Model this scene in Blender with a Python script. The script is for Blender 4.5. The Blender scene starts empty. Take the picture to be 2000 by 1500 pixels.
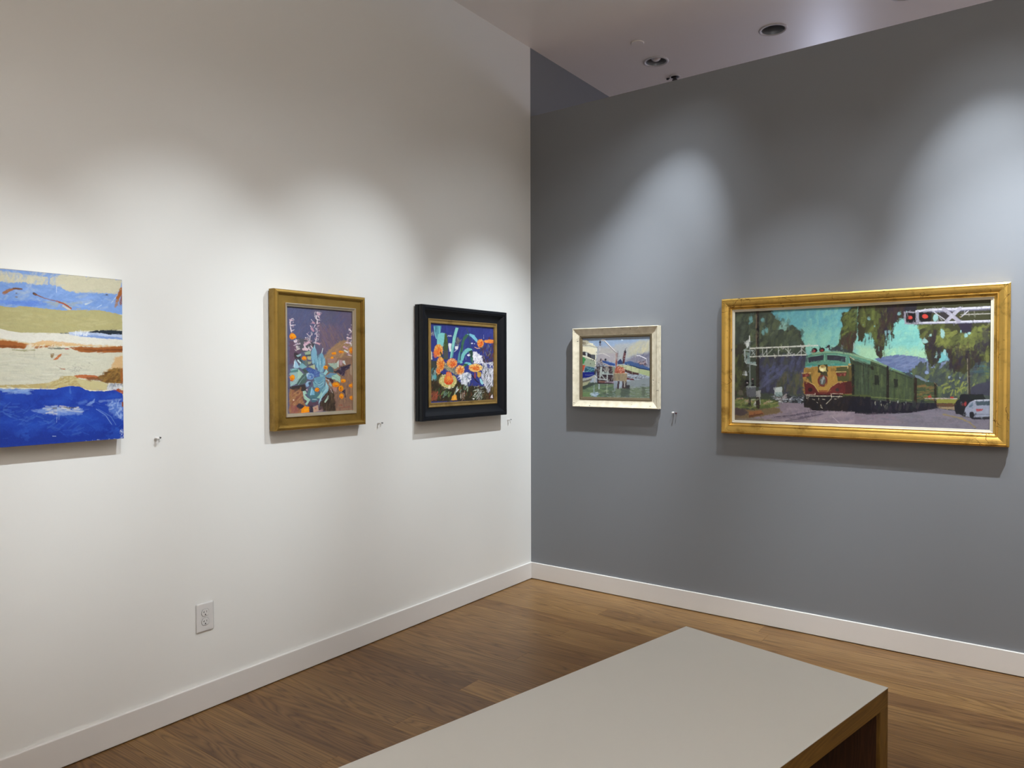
import bpy, bmesh, math, random
import numpy as np
from mathutils import Vector, Matrix

C = bpy.context.scene.collection
random.seed(4)

# ------------------------------------------------------------------ camera data
CX, CY, CZ = 2.90592908, -4.18291614, 1.45
YAW, PIT, ROL, FPX = 0.632815505, -0.0186882690, -0.00231765944, 1430.96137
HC, HP = 3.672, 3.200          # ceiling height, top of the grey partition
BH, BT = 0.115, 0.014          # baseboard

def cam_axes():
    f = np.array([-math.sin(YAW)*math.cos(PIT), math.cos(YAW)*math.cos(PIT), math.sin(PIT)])
    r = np.array([math.cos(YAW), math.sin(YAW), 0.])
    u = np.cross(r, f)
    c, s = math.cos(ROL), math.sin(ROL)
    return c*r+s*u, -s*r+c*u, f
AR, AU, AF = cam_axes()

# ------------------------------------------------------------------ helpers
def link(o, parent=None):
    C.objects.link(o)
    if parent is not None:
        o.parent = parent
    return o

def empty(name, loc, rz=0, label=None, cat=None, group=None):
    o = bpy.data.objects.new(name, None)
    o.location = loc; o.rotation_euler = (0, 0, rz); o.empty_display_size = .05
    link(o); tag(o, label, cat, group)
    return o

def tag(o, label=None, cat=None, group=None, kind=None):
    if label: o['label'] = label
    if cat: o['category'] = cat
    if group: o['group'] = group
    if kind: o['kind'] = kind
    return o

def obj(name, bm, m, parent=None, smooth=False):
    me = bpy.data.meshes.new(name)
    bm.normal_update()
    bm.to_mesh(me); bm.free()
    if m: me.materials.append(m)
    if smooth:
        for p in me.polygons: p.use_smooth = True
    return link(bpy.data.objects.new(name, me), parent)

def box(bm, x0, x1, y0, y1, z0, z1, bev=0, seg=2):
    b = bmesh.new()
    bmesh.ops.create_cube(b, size=1)
    for v in b.verts:
        v.co = Vector(((x0+x1)/2+v.co.x*(x1-x0), (y0+y1)/2+v.co.y*(y1-y0), (z0+z1)/2+v.co.z*(z1-z0)))
    if bev:
        bmesh.ops.bevel(b, geom=b.edges[:], offset=bev, segments=seg, profile=.5, affect='EDGES')
    me = bpy.data.meshes.new('t'); b.to_mesh(me); b.free()
    bm.from_mesh(me); bpy.data.meshes.remove(me)
    return bm

def lathe(bm, prof, n=32, mat=None):
    """revolve (r, h) about local Z; closed at ends when r == 0"""
    mat = mat or Matrix()
    rings = []
    for r, h in prof:
        if r < 1e-7:
            rings.append([bm.verts.new(mat @ Vector((0, 0, h)))])
        else:
            rings.append([bm.verts.new(mat @ Vector((r*math.cos(2*math.pi*i/n), r*math.sin(2*math.pi*i/n), h))) for i in range(n)])
    for a, b in zip(rings, rings[1:]):
        for i in range(n):
            j = (i+1) % n
            if len(a) == 1 and len(b) == 1: continue
            if len(a) == 1: bm.faces.new((a[0], b[j], b[i]))
            elif len(b) == 1: bm.faces.new((a[i], a[j], b[0]))
            else: bm.faces.new((a[i], a[j], b[j], b[i]))
    return bm

# ------------------------------------------------------------------ materials
def lin(h):
    h = h.lstrip('#')
    c = [int(h[i:i+2], 16)/255 for i in (0, 2, 4)]
    return [x/12.92 if x <= .04045 else ((x+.055)/1.055)**2.4 for x in c]

def mat(name, col, rough=.5, metal=0., spec=.5):
    m = bpy.data.materials.new(name); m.use_nodes = True
    b = m.node_tree.nodes['Principled BSDF']
    b.inputs['Base Color'].default_value = (*col, 1)
    b.inputs['Roughness'].default_value = rough
    b.inputs['Metallic'].default_value = metal
    b.inputs['Specular IOR Level'].default_value = spec
    return m

def N(m, t, **kw):
    n = m.node_tree.nodes.new(t)
    for k, v in kw.items():
        if k in n.inputs: n.inputs[k].default_value = v
        else: setattr(n, k, v)
    return n

def wire(m, a, ao, b, bi):
    m.node_tree.links.new(a.outputs[ao], b.inputs[bi])

def bsdf(m): return m.node_tree.nodes['Principled BSDF']

def painted(name, col, rough=.55, bump=.03, scale=260, spec=.4):
    """roller-painted plasterboard: fine orange-peel relief"""
    m = mat(name, col, rough, 0, spec)
    tc = N(m, 'ShaderNodeTexCoord'); n1 = N(m, 'ShaderNodeTexNoise', Scale=scale, Detail=3.)
    n2 = N(m, 'ShaderNodeTexNoise', Scale=.9, Detail=2.)
    bp = N(m, 'ShaderNodeBump', Strength=bump, Distance=.002)
    wire(m, tc, 'Object', n1, 'Vector'); wire(m, tc, 'Object', n2, 'Vector')
    wire(m, n1, 'Fac', bp, 'Height'); wire(m, bp, 'Normal', bsdf(m), 'Normal')
    mx = N(m, 'ShaderNodeMix', data_type='RGBA')
    mx.inputs[6].default_value = (*[c*.97 for c in col], 1); mx.inputs[7].default_value = (*[min(1, c*1.03) for c in col], 1)
    wire(m, n2, 'Fac', mx, 0); wire(m, mx, 2, bsdf(m), 'Base Color')
    return m

def ramp(m, stops):
    r = N(m, 'ShaderNodeValToRGB')
    e = r.color_ramp.elements
    while len(e) < len(stops): e.new(.5)
    for k, (p, c) in enumerate(stops):
        e[k].position = p; e[k].color = (*c, 1)
    return r

WHITE = (.755, .752, .725)
M_white = painted('white_wall_paint', WHITE, .5)
M_grey = painted('grey_wall_paint', (.187, .196, .213), .55)
M_ceil = painted('ceiling_paint', (.84, .80, .765), .30, .01, spec=.5)
M_trim = mat('white_trim_paint', (.68, .655, .63), .38)
M_dark = mat('dark_cavity', (.012, .012, .013), .6)

def gold_mat(name, base, dark, rough=.3, wear=.62, metal=.9, crack=.55):
    m = mat(name, base, rough, metal)
    tc = N(m, 'ShaderNodeTexCoord')
    n = N(m, 'ShaderNodeTexNoise', Scale=9., Detail=8., Roughness=.65)
    n2 = N(m, 'ShaderNodeTexNoise', Scale=38., Detail=5., Roughness=.7)
    v = N(m, 'ShaderNodeTexVoronoi', Scale=14.); v.feature = 'DISTANCE_TO_EDGE'
    wv = N(m, 'ShaderNodeTexNoise', Scale=6., Detail=3.)
    mixv = N(m, 'ShaderNodeMix', data_type='RGBA'); mixv.inputs[0].default_value = .25
    wire(m, tc, 'Object', n, 'Vector'); wire(m, tc, 'Object', n2, 'Vector'); wire(m, tc, 'Object', wv, 'Vector')
    wire(m, tc, 'Object', mixv, 6); wire(m, wv, 'Color', mixv, 7); wire(m, mixv, 2, v, 'Vector')
    r1 = ramp(m, [(.30, dark), (.48, base), (.8, [min(1, c*1.18) for c in base])])
    wire(m, n, 'Fac', r1, 'Fac')
    r2 = ramp(m, [(.0, (1, 1, 1)), (.012, (.6, .6, .6)), (.022, (0, 0, 0))])
    wire(m, v, 'Distance', r2, 'Fac')
    gate = ramp(m, [(crack, (0, 0, 0)), (crack+.07, (1, 1, 1))]); wire(m, wv, 'Fac', gate, 'Fac')
    mul = N(m, 'ShaderNodeMath', operation='MULTIPLY'); wire(m, r2, 'Color', mul, 0); wire(m, gate, 'Color', mul, 1)
    mx = N(m, 'ShaderNodeMix', data_type='RGBA')
    mx.inputs[7].default_value = (.10, .035, .012, 1)
    wire(m, mul, 'Value', mx, 0); wire(m, r1, 'Color', mx, 6)
    r3 = ramp(m, [(wear, (0, 0, 0)), (wear+.09, (.75, .75, .75))]); wire(m, n2, 'Fac', r3, 'Fac')
    mx2 = N(m, 'ShaderNodeMix', data_type='RGBA'); mx2.inputs[7].default_value = (*[c*.5 for c in dark], 1)
    wire(m, r3, 'Color', mx2, 0); wire(m, mx, 2, mx2, 6); wire(m, mx2, 2, bsdf(m), 'Base Color')
    rr = N(m, 'ShaderNodeMapRange'); rr.inputs['To Min'].default_value = rough-.08; rr.inputs['To Max'].default_value = rough+.18
    wire(m, n2, 'Fac', rr, 'Value'); wire(m, rr, 'Result', bsdf(m), 'Roughness')
    bp = N(m, 'ShaderNodeBump', Strength=.25, Distance=.0015); wire(m, n2, 'Fac', bp, 'Height'); wire(m, bp, 'Normal', bsdf(m), 'Normal')
    return m

M_gold_bright = gold_mat('bright_gold_leaf', (.70, .455, .115), (.28, .155, .035), .30, .64, .95)
M_gold_old = gold_mat('antique_gold_leaf', (.34, .208, .045), (.19, .11, .02), .38, .68, .75, .9)
M_gold_liner = gold_mat('dull_gold_liner', (.40, .26, .085), (.22, .13, .035), .4, .7, .7, .9)
M_silver = mat('pale_silver_gilt', (.66, .58, .45), .32, .75)
M_liner_white = mat('cream_liner', (.58, .54, .43), .5)
M_bronze = mat('bronze_liner', (.16, .125, .075), .45, .5)

M_black = mat('black_lacquer', (.004, .005, .008), .40, 0, .28)
n_ = N(M_black, 'ShaderNodeTexNoise', Scale=150., Detail=4.); r_ = ramp(M_black, [(.0, (.0035, .0045, .007)), (.72, (.005, .006, .009)), (.80, (.03, .032, .036))])
t_ = N(M_black, 'ShaderNodeTexCoord'); wire(M_black, t_, 'Object', n_, 'Vector'); wire(M_black, n_, 'Fac', r_, 'Fac'); wire(M_black, r_, 'Color', bsdf(M_black), 'Base Color')

def distressed(name):
    m = mat(name, (.66, .60, .46), .55)
    tc = N(m, 'ShaderNodeTexCoord'); mp = N(m, 'ShaderNodeMapping'); mp.inputs['Scale'].default_value = (12, 12, 34)
    n = N(m, 'ShaderNodeTexNoise', Scale=2.6, Detail=6., Roughness=.6)
    n2 = N(m, 'ShaderNodeTexNoise', Scale=30., Detail=4.)
    wire(m, tc, 'Object', mp, 'Vector'); wire(m, mp, 'Vector', n, 'Vector'); wire(m, tc, 'Object', n2, 'Vector')
    r0 = ramp(m, [(.3, (.54, .48, .35)), (.7, (.70, .64, .50))]); wire(m, n2, 'Fac', r0, 'Fac')
    r = ramp(m, [(.665, (0, 0, 0)), (.675, (1, 1, 1))]); wire(m, n, 'Fac', r, 'Fac')
    mx = N(m, 'ShaderNodeMix', data_type='RGBA'); mx.inputs[7].default_value = (.02, .018, .012, 1)
    wire(m, r, 'Color', mx, 0); wire(m, r0, 'Color', mx, 6); wire(m, mx, 2, bsdf(m), 'Base Color')
    return m
M_distress = distressed('distressed_cream_paint')

def wood(name, cols, along='X', rough=.4, tone_attr=False, scale=1., spec=.5, coat=0):
    """oak: stretched cathedral rings plus fine pores, per-plank tone from a face attribute"""
    m = mat(name, cols[1], rough, 0, spec)
    tc = N(m, 'ShaderNodeTexCoord')
    src, so = tc, 'Object'
    if tone_attr:
        at = N(m, 'ShaderNodeAttribute', attribute_name='plank'); at.attribute_type = 'GEOMETRY'
        ad = N(m, 'ShaderNodeVectorMath', operation='MULTIPLY_ADD')
        cmb = N(m, 'ShaderNodeSeparateColor'); wire(m, at, 'Color', cmb, 'Color')
        cx = N(m, 'ShaderNodeCombineXYZ'); wire(m, cmb, 'Green', cx, 'X'); wire(m, cmb, 'Blue', cx, 'Y')
        cx.inputs['Z'].default_value = 0
        ad.inputs[1].default_value = (40, 17, 0)
        wire(m, cx, 'Vector', ad, 0); wire(m, tc, 'Object', ad, 2)
        src, so = ad, 'Vector'
    stretch = {'X': (.07, 1, 1), 'Y': (1, .09, 1), 'Z': (1, 1, .09)}[along]
    mp = N(m, 'ShaderNodeMapping'); mp.inputs['Scale'].default_value = [s*scale for s in stretch]
    wire(m, src, so, mp, 'Vector')
    # contour lines of a stretched noise field = cathedral grain
    nz = N(m, 'ShaderNodeTexNoise', Scale=5.5, Detail=1.5, Roughness=.45, Distortion=.35); wire(m, mp, 'Vector', nz, 'Vector')
    ml = N(m, 'ShaderNodeMath', operation='MULTIPLY'); ml.inputs[1].default_value = 20.; wire(m, nz, 'Fac', ml, 0)
    fr = N(m, 'ShaderNodeMath', operation='PINGPONG'); fr.inputs[1].default_value = .5; wire(m, ml, 'Value', fr, 0)
    rg = ramp(m, [(.0, cols[0]), (.10, [a*.45+b*.55 for a, b in zip(cols[0], cols[1])]), (.30, cols[1]), (.5, cols[2])]); wire(m, fr, 'Value', rg, 'Fac')
    mp2 = N(m, 'ShaderNodeMapping')
    st2 = {'X': (.022, 1, 1), 'Y': (1, .022, 1), 'Z': (1, 1, .022)}[along]
    mp2.inputs['Scale'].default_value = st2; wire(m, src, so, mp2, 'Vector')
    fine = N(m, 'ShaderNodeTexNoise', Scale=260., Detail=3., Roughness=.6); wire(m, mp2, 'Vector', fine, 'Vector')
    rf = ramp(m, [(.30, (.66, .62, .58)), (.48, (1, 1, 1)), (.8, (1.0, 1.0, 1.0))]); wire(m, fine, 'Fac', rf, 'Fac')
    mx = N(m, 'ShaderNodeMix', data_type='RGBA', blend_type='MULTIPLY'); mx.inputs[0].default_value = .85
    wire(m, rg, 'Color', mx, 6); wire(m, rf, 'Color', mx, 7)
    last = mx
    med = N(m, 'ShaderNodeTexNoise', Scale=22., Detail=3.); wire(m, mp2, 'Vector', med, 'Vector')
    rm = ramp(m, [(.3, (.86, .84, .82)), (.7, (1.06, 1.06, 1.06))]); wire(m, med, 'Fac', rm, 'Fac')
    mx3 = N(m, 'ShaderNodeMix', data_type='RGBA', blend_type='MULTIPLY'); mx3.inputs[0].default_value = 1.
    wire(m, last, 2, mx3, 6); wire(m, rm, 'Color', mx3, 7); last = mx3
    if tone_attr:
        # red channel: 0 dark reddish .. 1 pale straw
        rt = ramp(m, [(0., (.60, .53, .50)), (.3, (.78, .71, .68)), (.6, (1, .98, .94)), (1., (1.34, 1.33, 1.22))])
        wire(m, cmb, 'Red', rt, 'Fac')
        mx2 = N(m, 'ShaderNodeMix', data_type='RGBA', blend_type='MULTIPLY'); mx2.inputs[0].default_value = 1.
        wire(m, last, 2, mx2, 6); wire(m, rt, 'Color', mx2, 7); last = mx2
    wire(m, last, 2, bsdf(m), 'Base Color')
    bp = N(m, 'ShaderNodeBump', Strength=.12, Distance=.0006); wire(m, fine, 'Fac', bp, 'Height'); wire(m, bp, 'Normal', bsdf(m), 'Normal')
    if coat: bsdf(m).inputs['Coat Weight'].default_value = coat; bsdf(m).inputs['Coat Roughness'].default_value = .25
    return m

M_floor = wood('oak_floor', [(.125, .064, .022), (.222, .124, .046), (.262, .150, .058)], 'X', .36, True, 1.8, .35)
M_oak = wood('oak_edge', [(.11, .055, .010), (.15, .078, .014), (.18, .098, .020)], 'Y', .45, False, 2.2)
M_inner_dark = wood('dark_inner_wood', [(.030, .010, .003), (.045, .016, .005), (.06, .022, .007)], 'Z', .5, False, 3.)
M_oak_v = wood('oak_end_panel', [(.11, .055, .010), (.15, .078, .014), (.18, .098, .020)], 'Z', .45, False, 2.2)
M_lam = mat('grey_white_laminate', (.60, .60, .57), .42)

# ------------------------------------------------------------------ room shell
XR, YB, YF = 7.2, -8.6, 6.6     # right wall, wall behind the camera, far wall beyond the partition
def struct(name, bm, m, label=None):
    o = obj(name, bm, m); o['kind'] = 'structure'
    if label: o['label'] = label
    return o

def wallbox(name, m, x0, x1, y0, y1, z0, z1, label=None):
    return struct(name, box(bmesh.new(), x0, x1, y0, y1, z0, z1), m, label)

wallbox('wall_left', M_white, -.12, 0, YB-.12, 0, -.12, HC+.12, 'long white gallery wall hung with three pictures')
wallbox('wall_left_far', M_grey, -.12, 0, 0, YF+.12, -.12, HC+.12, 'grey painted continuation of the left wall above and beyond the partition')
wallbox('wall_right', M_grey, 0, XR-1.2, 0, .16, 0, HP, 'grey partition wall stopping short of the ceiling')
wallbox('wall_back', M_white, 0, XR, YB-.12, YB, 0, HC)
wallbox('wall_side', M_white, XR, XR+.12, YB-.12, YF+.12, -.12, HC+.12)
wallbox('wall_far', M_white, 0, XR, YF, YF+.12, 0, HC)

# ceiling with round openings for the recessed lamps
LAMPS = [(.600, .724), (1.430, .724), (2.205, .724)]
HR = .078
def ceiling():
    bm = bmesh.new()
    cell = .14
    ys = [YB-.12, LAMPS[0][1]-cell, LAMPS[0][1]+cell, YF+.12]
    def q(x0, x1, y0, y1):
        vs = [bm.verts.new((x, y, HC)) for x, y in ((x0, y0), (x0, y1), (x1, y1), (x1, y0))]
        bm.faces.new(vs)
    q(0, XR, ys[0], ys[1]); q(0, XR, ys[2], ys[3])
    x = 0
    for lx, ly in LAMPS:
        q(x, lx-cell, ys[1], ys[2]); x = lx+cell
        n = 40; inner, outer = [], []
        for i in range(n):
            a = 2*math.pi*(i+.5)/n; c, s = math.cos(a), math.sin(a)
            k = cell/max(abs(c), abs(s))
            inner.append(bm.verts.new((lx+HR*c, ly+HR*s, HC))); outer.append(bm.verts.new((lx+k*c, ly+k*s, HC)))
        cor = {}
        for i in range(n):
            j = (i+1) % n
            a0, a1 = math.degrees(2*math.pi*(i+.5)/n), math.degrees(2*math.pi*(i+1.5)/n)
            hit = [c for c in (45, 135, 225, 315) if a0 < c < a1]
            f = [inner[i], inner[j], outer[j]]
            if hit:
                a = math.radians(hit[0]); f.append(bm.verts.new((lx+cell*math.copysign(1, math.cos(a)), ly+cell*math.copysign(1, math.sin(a)), HC)))
            f.append(outer[i]); bm.faces.new(f)
    q(x, XR, ys[1], ys[2])
    # slab above, clear of the lamp housings
    box(bm, 0, XR, YB-.12, YF+.12, HC+.22, HC+.26)
    bmesh.ops.recalc_face_normals(bm, faces=bm.faces[:])
    return struct('ceiling', bm, M_ceil, 'off-white ceiling with recessed lamps')
ceiling()

# floor: one mesh of oak planks 14 cm wide laid along the grey wall
def floor():
    bm = bmesh.new(); PW = .14
    col = bm.loops.layers.float_color.new('plank')
    tone = {0: .75, 1: .68, 2: .74, 3: .70, 4: .36, 5: .55, 6: .5, 7: .42, 8: .36, 9: .5, 10: .46, 11: .15, 12: .30, 13: .42, 14: .60, 15: .46, 16: .30, 17: .62, 18: .42}
    toneR = {5: .62, 8: .55, 11: .95, 14: .80, 17: .8, 4: .3, 6: .5}
    rnd = random.Random(11)
    k = 0; y1 = -.13+PW
    k0 = -int((YF+.2)/PW)-1
    for k in range(k0, 66):
        ya = -.13-(k-1)*PW; yb = ya-PW
        if k == 0: pass
        ph = [.76, 1.62, -.42][(k-5) % 3] if (k-5) % 3 else .76
        L = 2.1
        xs = [-.12]; x = ph
        while x > 0: x -= L
        x += L
        while x < XR:
            if x > xs[-1]+.2: xs.append(x)
            x += L
        xs.append(XR+.1)
        for i, (xa, xb) in enumerate(zip(xs, xs[1:])):
            t = tone.get(k, rnd.uniform(.25, .75)) if i == 0 else toneR.get(k, rnd.uniform(.3, .75)) if i == 1 else rnd.uniform(.25, .75)
            g = .0006; z = 0
            vs = [bm.verts.new(p) for p in ((xa+g, yb+g, z), (xb-g, yb+g, z), (xb-g, ya-g, z), (xa+g, ya-g, z))]
            lo = [bm.verts.new((v.co.x+(-g if v.co.x < (xa+xb)/2 else g), v.co.y+(-g if v.co.y < (ya+yb)/2 else g), -.0016)) for v in vs]
            fs = [bm.faces.new(vs)]
            for a in range(4):
                b = (a+1) % 4; fs.append(bm.faces.new((lo[a], lo[b], vs[b], vs[a])))
            c = (t, rnd.random(), rnd.random(), 1)
            for f in fs:
                for l in f.loops: l[col] = c
    o = struct('floor', bm, M_floor, 'oak plank floor')
    return o
floor()

# baseboards
def baseboard(name, pts, m=M_trim):
    bm = bmesh.new()
    x0, x1, y0, y1 = pts
    box(bm, x0, x1, y0, y1, .0035, BH, .0030, 3)
    return struct(name, bm, m)
baseboard('baseboard_left', (.0, BT, YB, 0))
baseboard('baseboard_right', (BT, XR-1.2, -BT, 0))
baseboard('baseboard_back', (0, XR, YB, YB+BT))
baseboard('baseboard_side', (XR-BT, XR, YB, YF))

# ------------------------------------------------------------------ recessed lamps in the ceiling beyond the partition
M_can = mat('grey_reflector', (.26, .275, .29), .4, .2)
M_trimring = mat('white_lamp_trim', (.62, .60, .60), .4)
M_bulb = mat('frosted_bulb', (.85, .83, .82), .25)
def downlight(x, y, label, deep):
    t = empty('recessed_downlight', (x, y, HC), 0, label, 'ceiling lamp', 'recessed downlights beyond the partition')
    bm = bmesh.new(); lathe(bm, [(HR-.006, -.0005), (HR-.004, -.005), (HR+.006, -.006), (HR+.0125, -.003), (HR+.0135, 0)], 48)
    obj('trim_ring', bm, M_trimring, t, True)
    bm = bmesh.new(); lathe(bm, [(HR-.005, -.0008), (HR-.012, .03), (HR-.02, .09), (HR-.022, .15), (0, .15)], 48)
    obj('reflector', bm, M_can, t, True)
    bm = bmesh.new(); lathe(bm, [(0, deep), (.020, deep+.003), (.034, deep+.014), (.040, deep+.03), (.037, deep+.048), (.022, deep+.075), (.017, .15), (0, .15)], 32)
    obj('bulb', bm, M_bulb, t, True)
    return t
downlight(*LAMPS[0], 'recessed ceiling lamp nearest the corner, with a pale bulb showing', .003)
downlight(*LAMPS[1], 'recessed ceiling lamp in the middle of the row, dark inside', .06)
downlight(*LAMPS[2], 'recessed ceiling lamp cut off by the top edge of the photo', .06)

t = empty('ceiling_cover_plate', (.628, .374, HC), 0, 'small round blank cover plate flush on the ceiling', 'cover plate')
bm = bmesh.new(); lathe(bm, [(.044, 0), (.044, -.004), (.041, -.006), (0, -.006)], 40); obj('disc', bm, M_ceil, t)

t = empty('ceiling_sprinkler', (.597, 1.06, HC), 0, 'small dark sprinkler fitting with a pale rim right above the partition edge', 'sprinkler')
bm = bmesh.new(); lathe(bm, [(.040, 0), (.040, -.005), (.034, -.006), (.030, -.003), (.030, 0)], 32); obj('rim', bm, M_trimring, t)
bm = bmesh.new(); lathe(bm, [(0, -.001), (.030, -.001), (.030, -.0035), (.013, -.010), (.011, -.022), (.020, -.024), (.020, -.027), (0, -.027)], 32); obj('sprinkler_head', bm, M_dark, t)
bm = bmesh.new(); box(bm, -.066, -.050, -.006, .006, -.010, 0, .001); box(bm, -.052, -.040, -.003, .003, -.006, -.001, .001); obj('bracket', bm, M_dark, t)

# ------------------------------------------------------------------ wall frames
GAP = .008
def wall_thing(name, wall, a, z, label, cat, group=None):
    """a = position along the wall (to the right as seen), local X right, -Y out of the wall"""
    g = GAP if 'painting' in name else 0      # pictures hang a little off the wall
    if wall == 'L': return empty(name, (g, a-g*.85, z), math.pi/2, label, cat, group)
    return empty(name, (a+(g*.55 if a < 1.5 else g*.25), -g, z), 0, label, cat, group)

def frame_mesh(W, H, prof, close=False):
    """mitred moulding; prof = [(inset from the outer edge, height off the wall)]"""
    bm = bmesh.new()
    def corner(k, s, d):
        sx, sz = [(-1, -1), (1, -1), (1, 1), (-1, 1)][k]
        return (sx*(W/2-s), -d, sz*(H/2-s))
    runs = [[prof[0]]]
    for i in range(1, len(prof)):
        runs[-1].append(prof[i])
        if i < len(prof)-1:
            a = Vector((prof[i][0]-prof[i-1][0], prof[i][1]-prof[i-1][1])); b = Vector((prof[i+1][0]-prof[i][0], prof[i+1][1]-prof[i][1]))
            if a.length and b.length and a.angle(b) > math.radians(38): runs.append([prof[i]])
    for k in range(4):
        for r in runs:
            va = [bm.verts.new(corner(k, s, d)) for s, d in r]; vb = [bm.verts.new(corner((k+1) % 4, s, d)) for s, d in r]
            for i in range(len(r)-1):
                bm.faces.new((va[i], vb[i], vb[i+1], va[i+1]))
    return bm

def arc(p0, p1, bulge, n=5):
    """points between p0 and p1 bowed to the left by bulge"""
    (x0, y0), (x1, y1) = p0, p1
    L = math.hypot(x1-x0, y1-y0); nx, ny = -(y1-y0)/L, (x1-x0)/L
    return [(x0+(x1-x0)*t+nx*bulge*4*t*(1-t), y0+(y1-y0)*t+ny*bulge*4*t*(1-t)) for t in [i/n for i in range(1, n)]]

# ------------------------------------------------------------------ brushwork: colours laid on a dense canvas grid
class Canvas:
    def __init__(s, wall, a0, a1, z0, z1, d, nu, nv, base, seed=1):
        s.wall, s.a0, s.a1, s.z0, s.z1, s.dep, s.nu, s.nv = wall, a0, a1, z0, z1, d, nu, nv
        A, Z = np.meshgrid(np.linspace(a0, a1, nu), np.linspace(z1, z0, nv))
        if wall == 'L': P = np.stack([np.full_like(A, d), A, Z], -1)
        else: P = np.stack([A, np.full_like(A, -d), Z], -1)
        D = P-np.array([CX, CY, CZ]); w = D@AF
        s.X = 1000+FPX*(D@AR)/w; s.Y = 750-FPX*(D@AU)/w
        s.rs = np.random.RandomState(seed)
        s.img = np.zeros((nv, nu, 3)); s.img[:] = s.col(base)
        s.n1 = s.noise(nu//6, nv//6); s.n2 = s.noise(nu//2, nv//2); s.n3 = s.noise(nu//18, nv//18)
        s.rk = 1. if nu > 450 else .45
        s.ox = s.oy = 0.; s.s = 1.
    def noise(s, cu, cv):
        cu, cv = max(2, cu), max(2, cv)
        g = s.rs.rand(cv+1, cu+1)
        u = np.linspace(0, cu-1e-6, s.nu); v = np.linspace(0, cv-1e-6, s.nv)
        ui, vi = u.astype(int), v.astype(int); fu, fv = u-ui, v-vi
        fu = fu*fu*(3-2*fu); fv = fv*fv*(3-2*fv)
        a = g[np.ix_(vi, ui)]*(1-fu)+g[np.ix_(vi, ui+1)]*fu
        b = g[np.ix_(vi+1, ui)]*(1-fu)+g[np.ix_(vi+1, ui+1)]*fu
        return (a*(1-fv)[:, None]+b*fv[:, None])*2-1
    @staticmethod
    def col(h): return np.array(lin(h)) if isinstance(h, str) else h
    def c(s, ox, oy, sc): s.ox, s.oy, s.s = ox, oy, sc; return s
    def T(s, pts): return [(s.ox+x/s.s, s.oy+y/s.s) for x, y in pts]
    def win(s, x0, x1, y0, y1):
        cm = (s.X[0] >= x0-3) & (s.X[0] <= x1+3)
        ci = np.nonzero(cm)[0]
        if not len(ci): return None
        ca, cb = ci[0], ci[-1]+1
        Y = s.Y[:, ca:cb]; rm = (Y.max(1) >= y0-3) & (Y.min(1) <= y1+3); ri = np.nonzero(rm)[0]
        if not len(ri): return None
        return slice(ri[0], ri[-1]+1), slice(ca, cb)
    def blend(s, w, d, col, a, soft, rough):
        d = d+(s.n2[w]*.5+s.n1[w])*rough*s.rk
        m = np.clip(.5-d/max(soft*(.4+.6*s.rk), .01), 0, 1)*a
        m = m[..., None]
        s.img[w] = s.img[w]*(1-m)+s.col(col)*m
    def f(s, col, pts, a=1., soft=.8, rough=.7):
        p = s.T(pts); xs = [q[0] for q in p]; ys = [q[1] for q in p]
        e = soft+rough
        w = s.win(min(xs)-e, max(xs)+e, min(ys)-e, max(ys)+e)
        if w is None: return
        X, Y = s.X[w], s.Y[w]; d2 = np.full(X.shape, 1e9); ins = np.zeros(X.shape, bool)
        for (xa, ya), (xb, yb) in zip(p, p[1:]+p[:1]):
            dx, dy = xb-xa, yb-ya; L = dx*dx+dy*dy+1e-12
            t = np.clip(((X-xa)*dx+(Y-ya)*dy)/L, 0, 1)
            d2 = np.minimum(d2, (X-xa-t*dx)**2+(Y-ya-t*dy)**2)
            cr = ((ya > Y) != (yb > Y))
            if dy: ins ^= cr & (X < dx*(Y-ya)/dy+xa)
        d = np.sqrt(d2)*np.where(ins, -1, 1)
        s.blend(w, d, col, a, soft, rough)
    def st(s, col, wd, pts, a=1., soft=.7, rough=.25, taper=None):
        p = s.T(pts); wd = wd/s.s; xs = [q[0] for q in p]; ys = [q[1] for q in p]; e = wd+soft+rough
        w = s.win(min(xs)-e, max(xs)+e, min(ys)-e, max(ys)+e)
        if w is None: return
        X, Y = s.X[w], s.Y[w]; best = np.full(X.shape, 1e9)
        n = len(p)-1
        for k in range(n):
            (xa, ya), (xb, yb) = p[k], p[k+1]
            dx, dy = xb-xa, yb-ya; L = dx*dx+dy*dy+1e-12
            t = np.clip(((X-xa)*dx+(Y-ya)*dy)/L, 0, 1)
            h = wd/2
            if taper is not None:
                g = (k+t)/n; h = wd/2*(1-(1-taper)*g)
            best = np.minimum(best, np.sqrt((X-xa-t*dx)**2+(Y-ya-t*dy)**2)-h)
        s.blend(w, best, col, a, soft, rough)
    def e(s, col, cx, cy, rx, ry, a=1., soft=.8, rough=.5):
        (x, y), = s.T([(cx, cy)]); rx, ry = rx/s.s, ry/s.s; g = soft+rough
        w = s.win(x-rx-g, x+rx+g, y-ry-g, y+ry+g)
        if w is None: return
        X, Y = s.X[w]-x, s.Y[w]-y
        d = (np.sqrt((X/rx)**2+(Y/ry)**2)-1)*min(rx, ry)
        s.blend(w, d, col, a, soft, rough)
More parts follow.
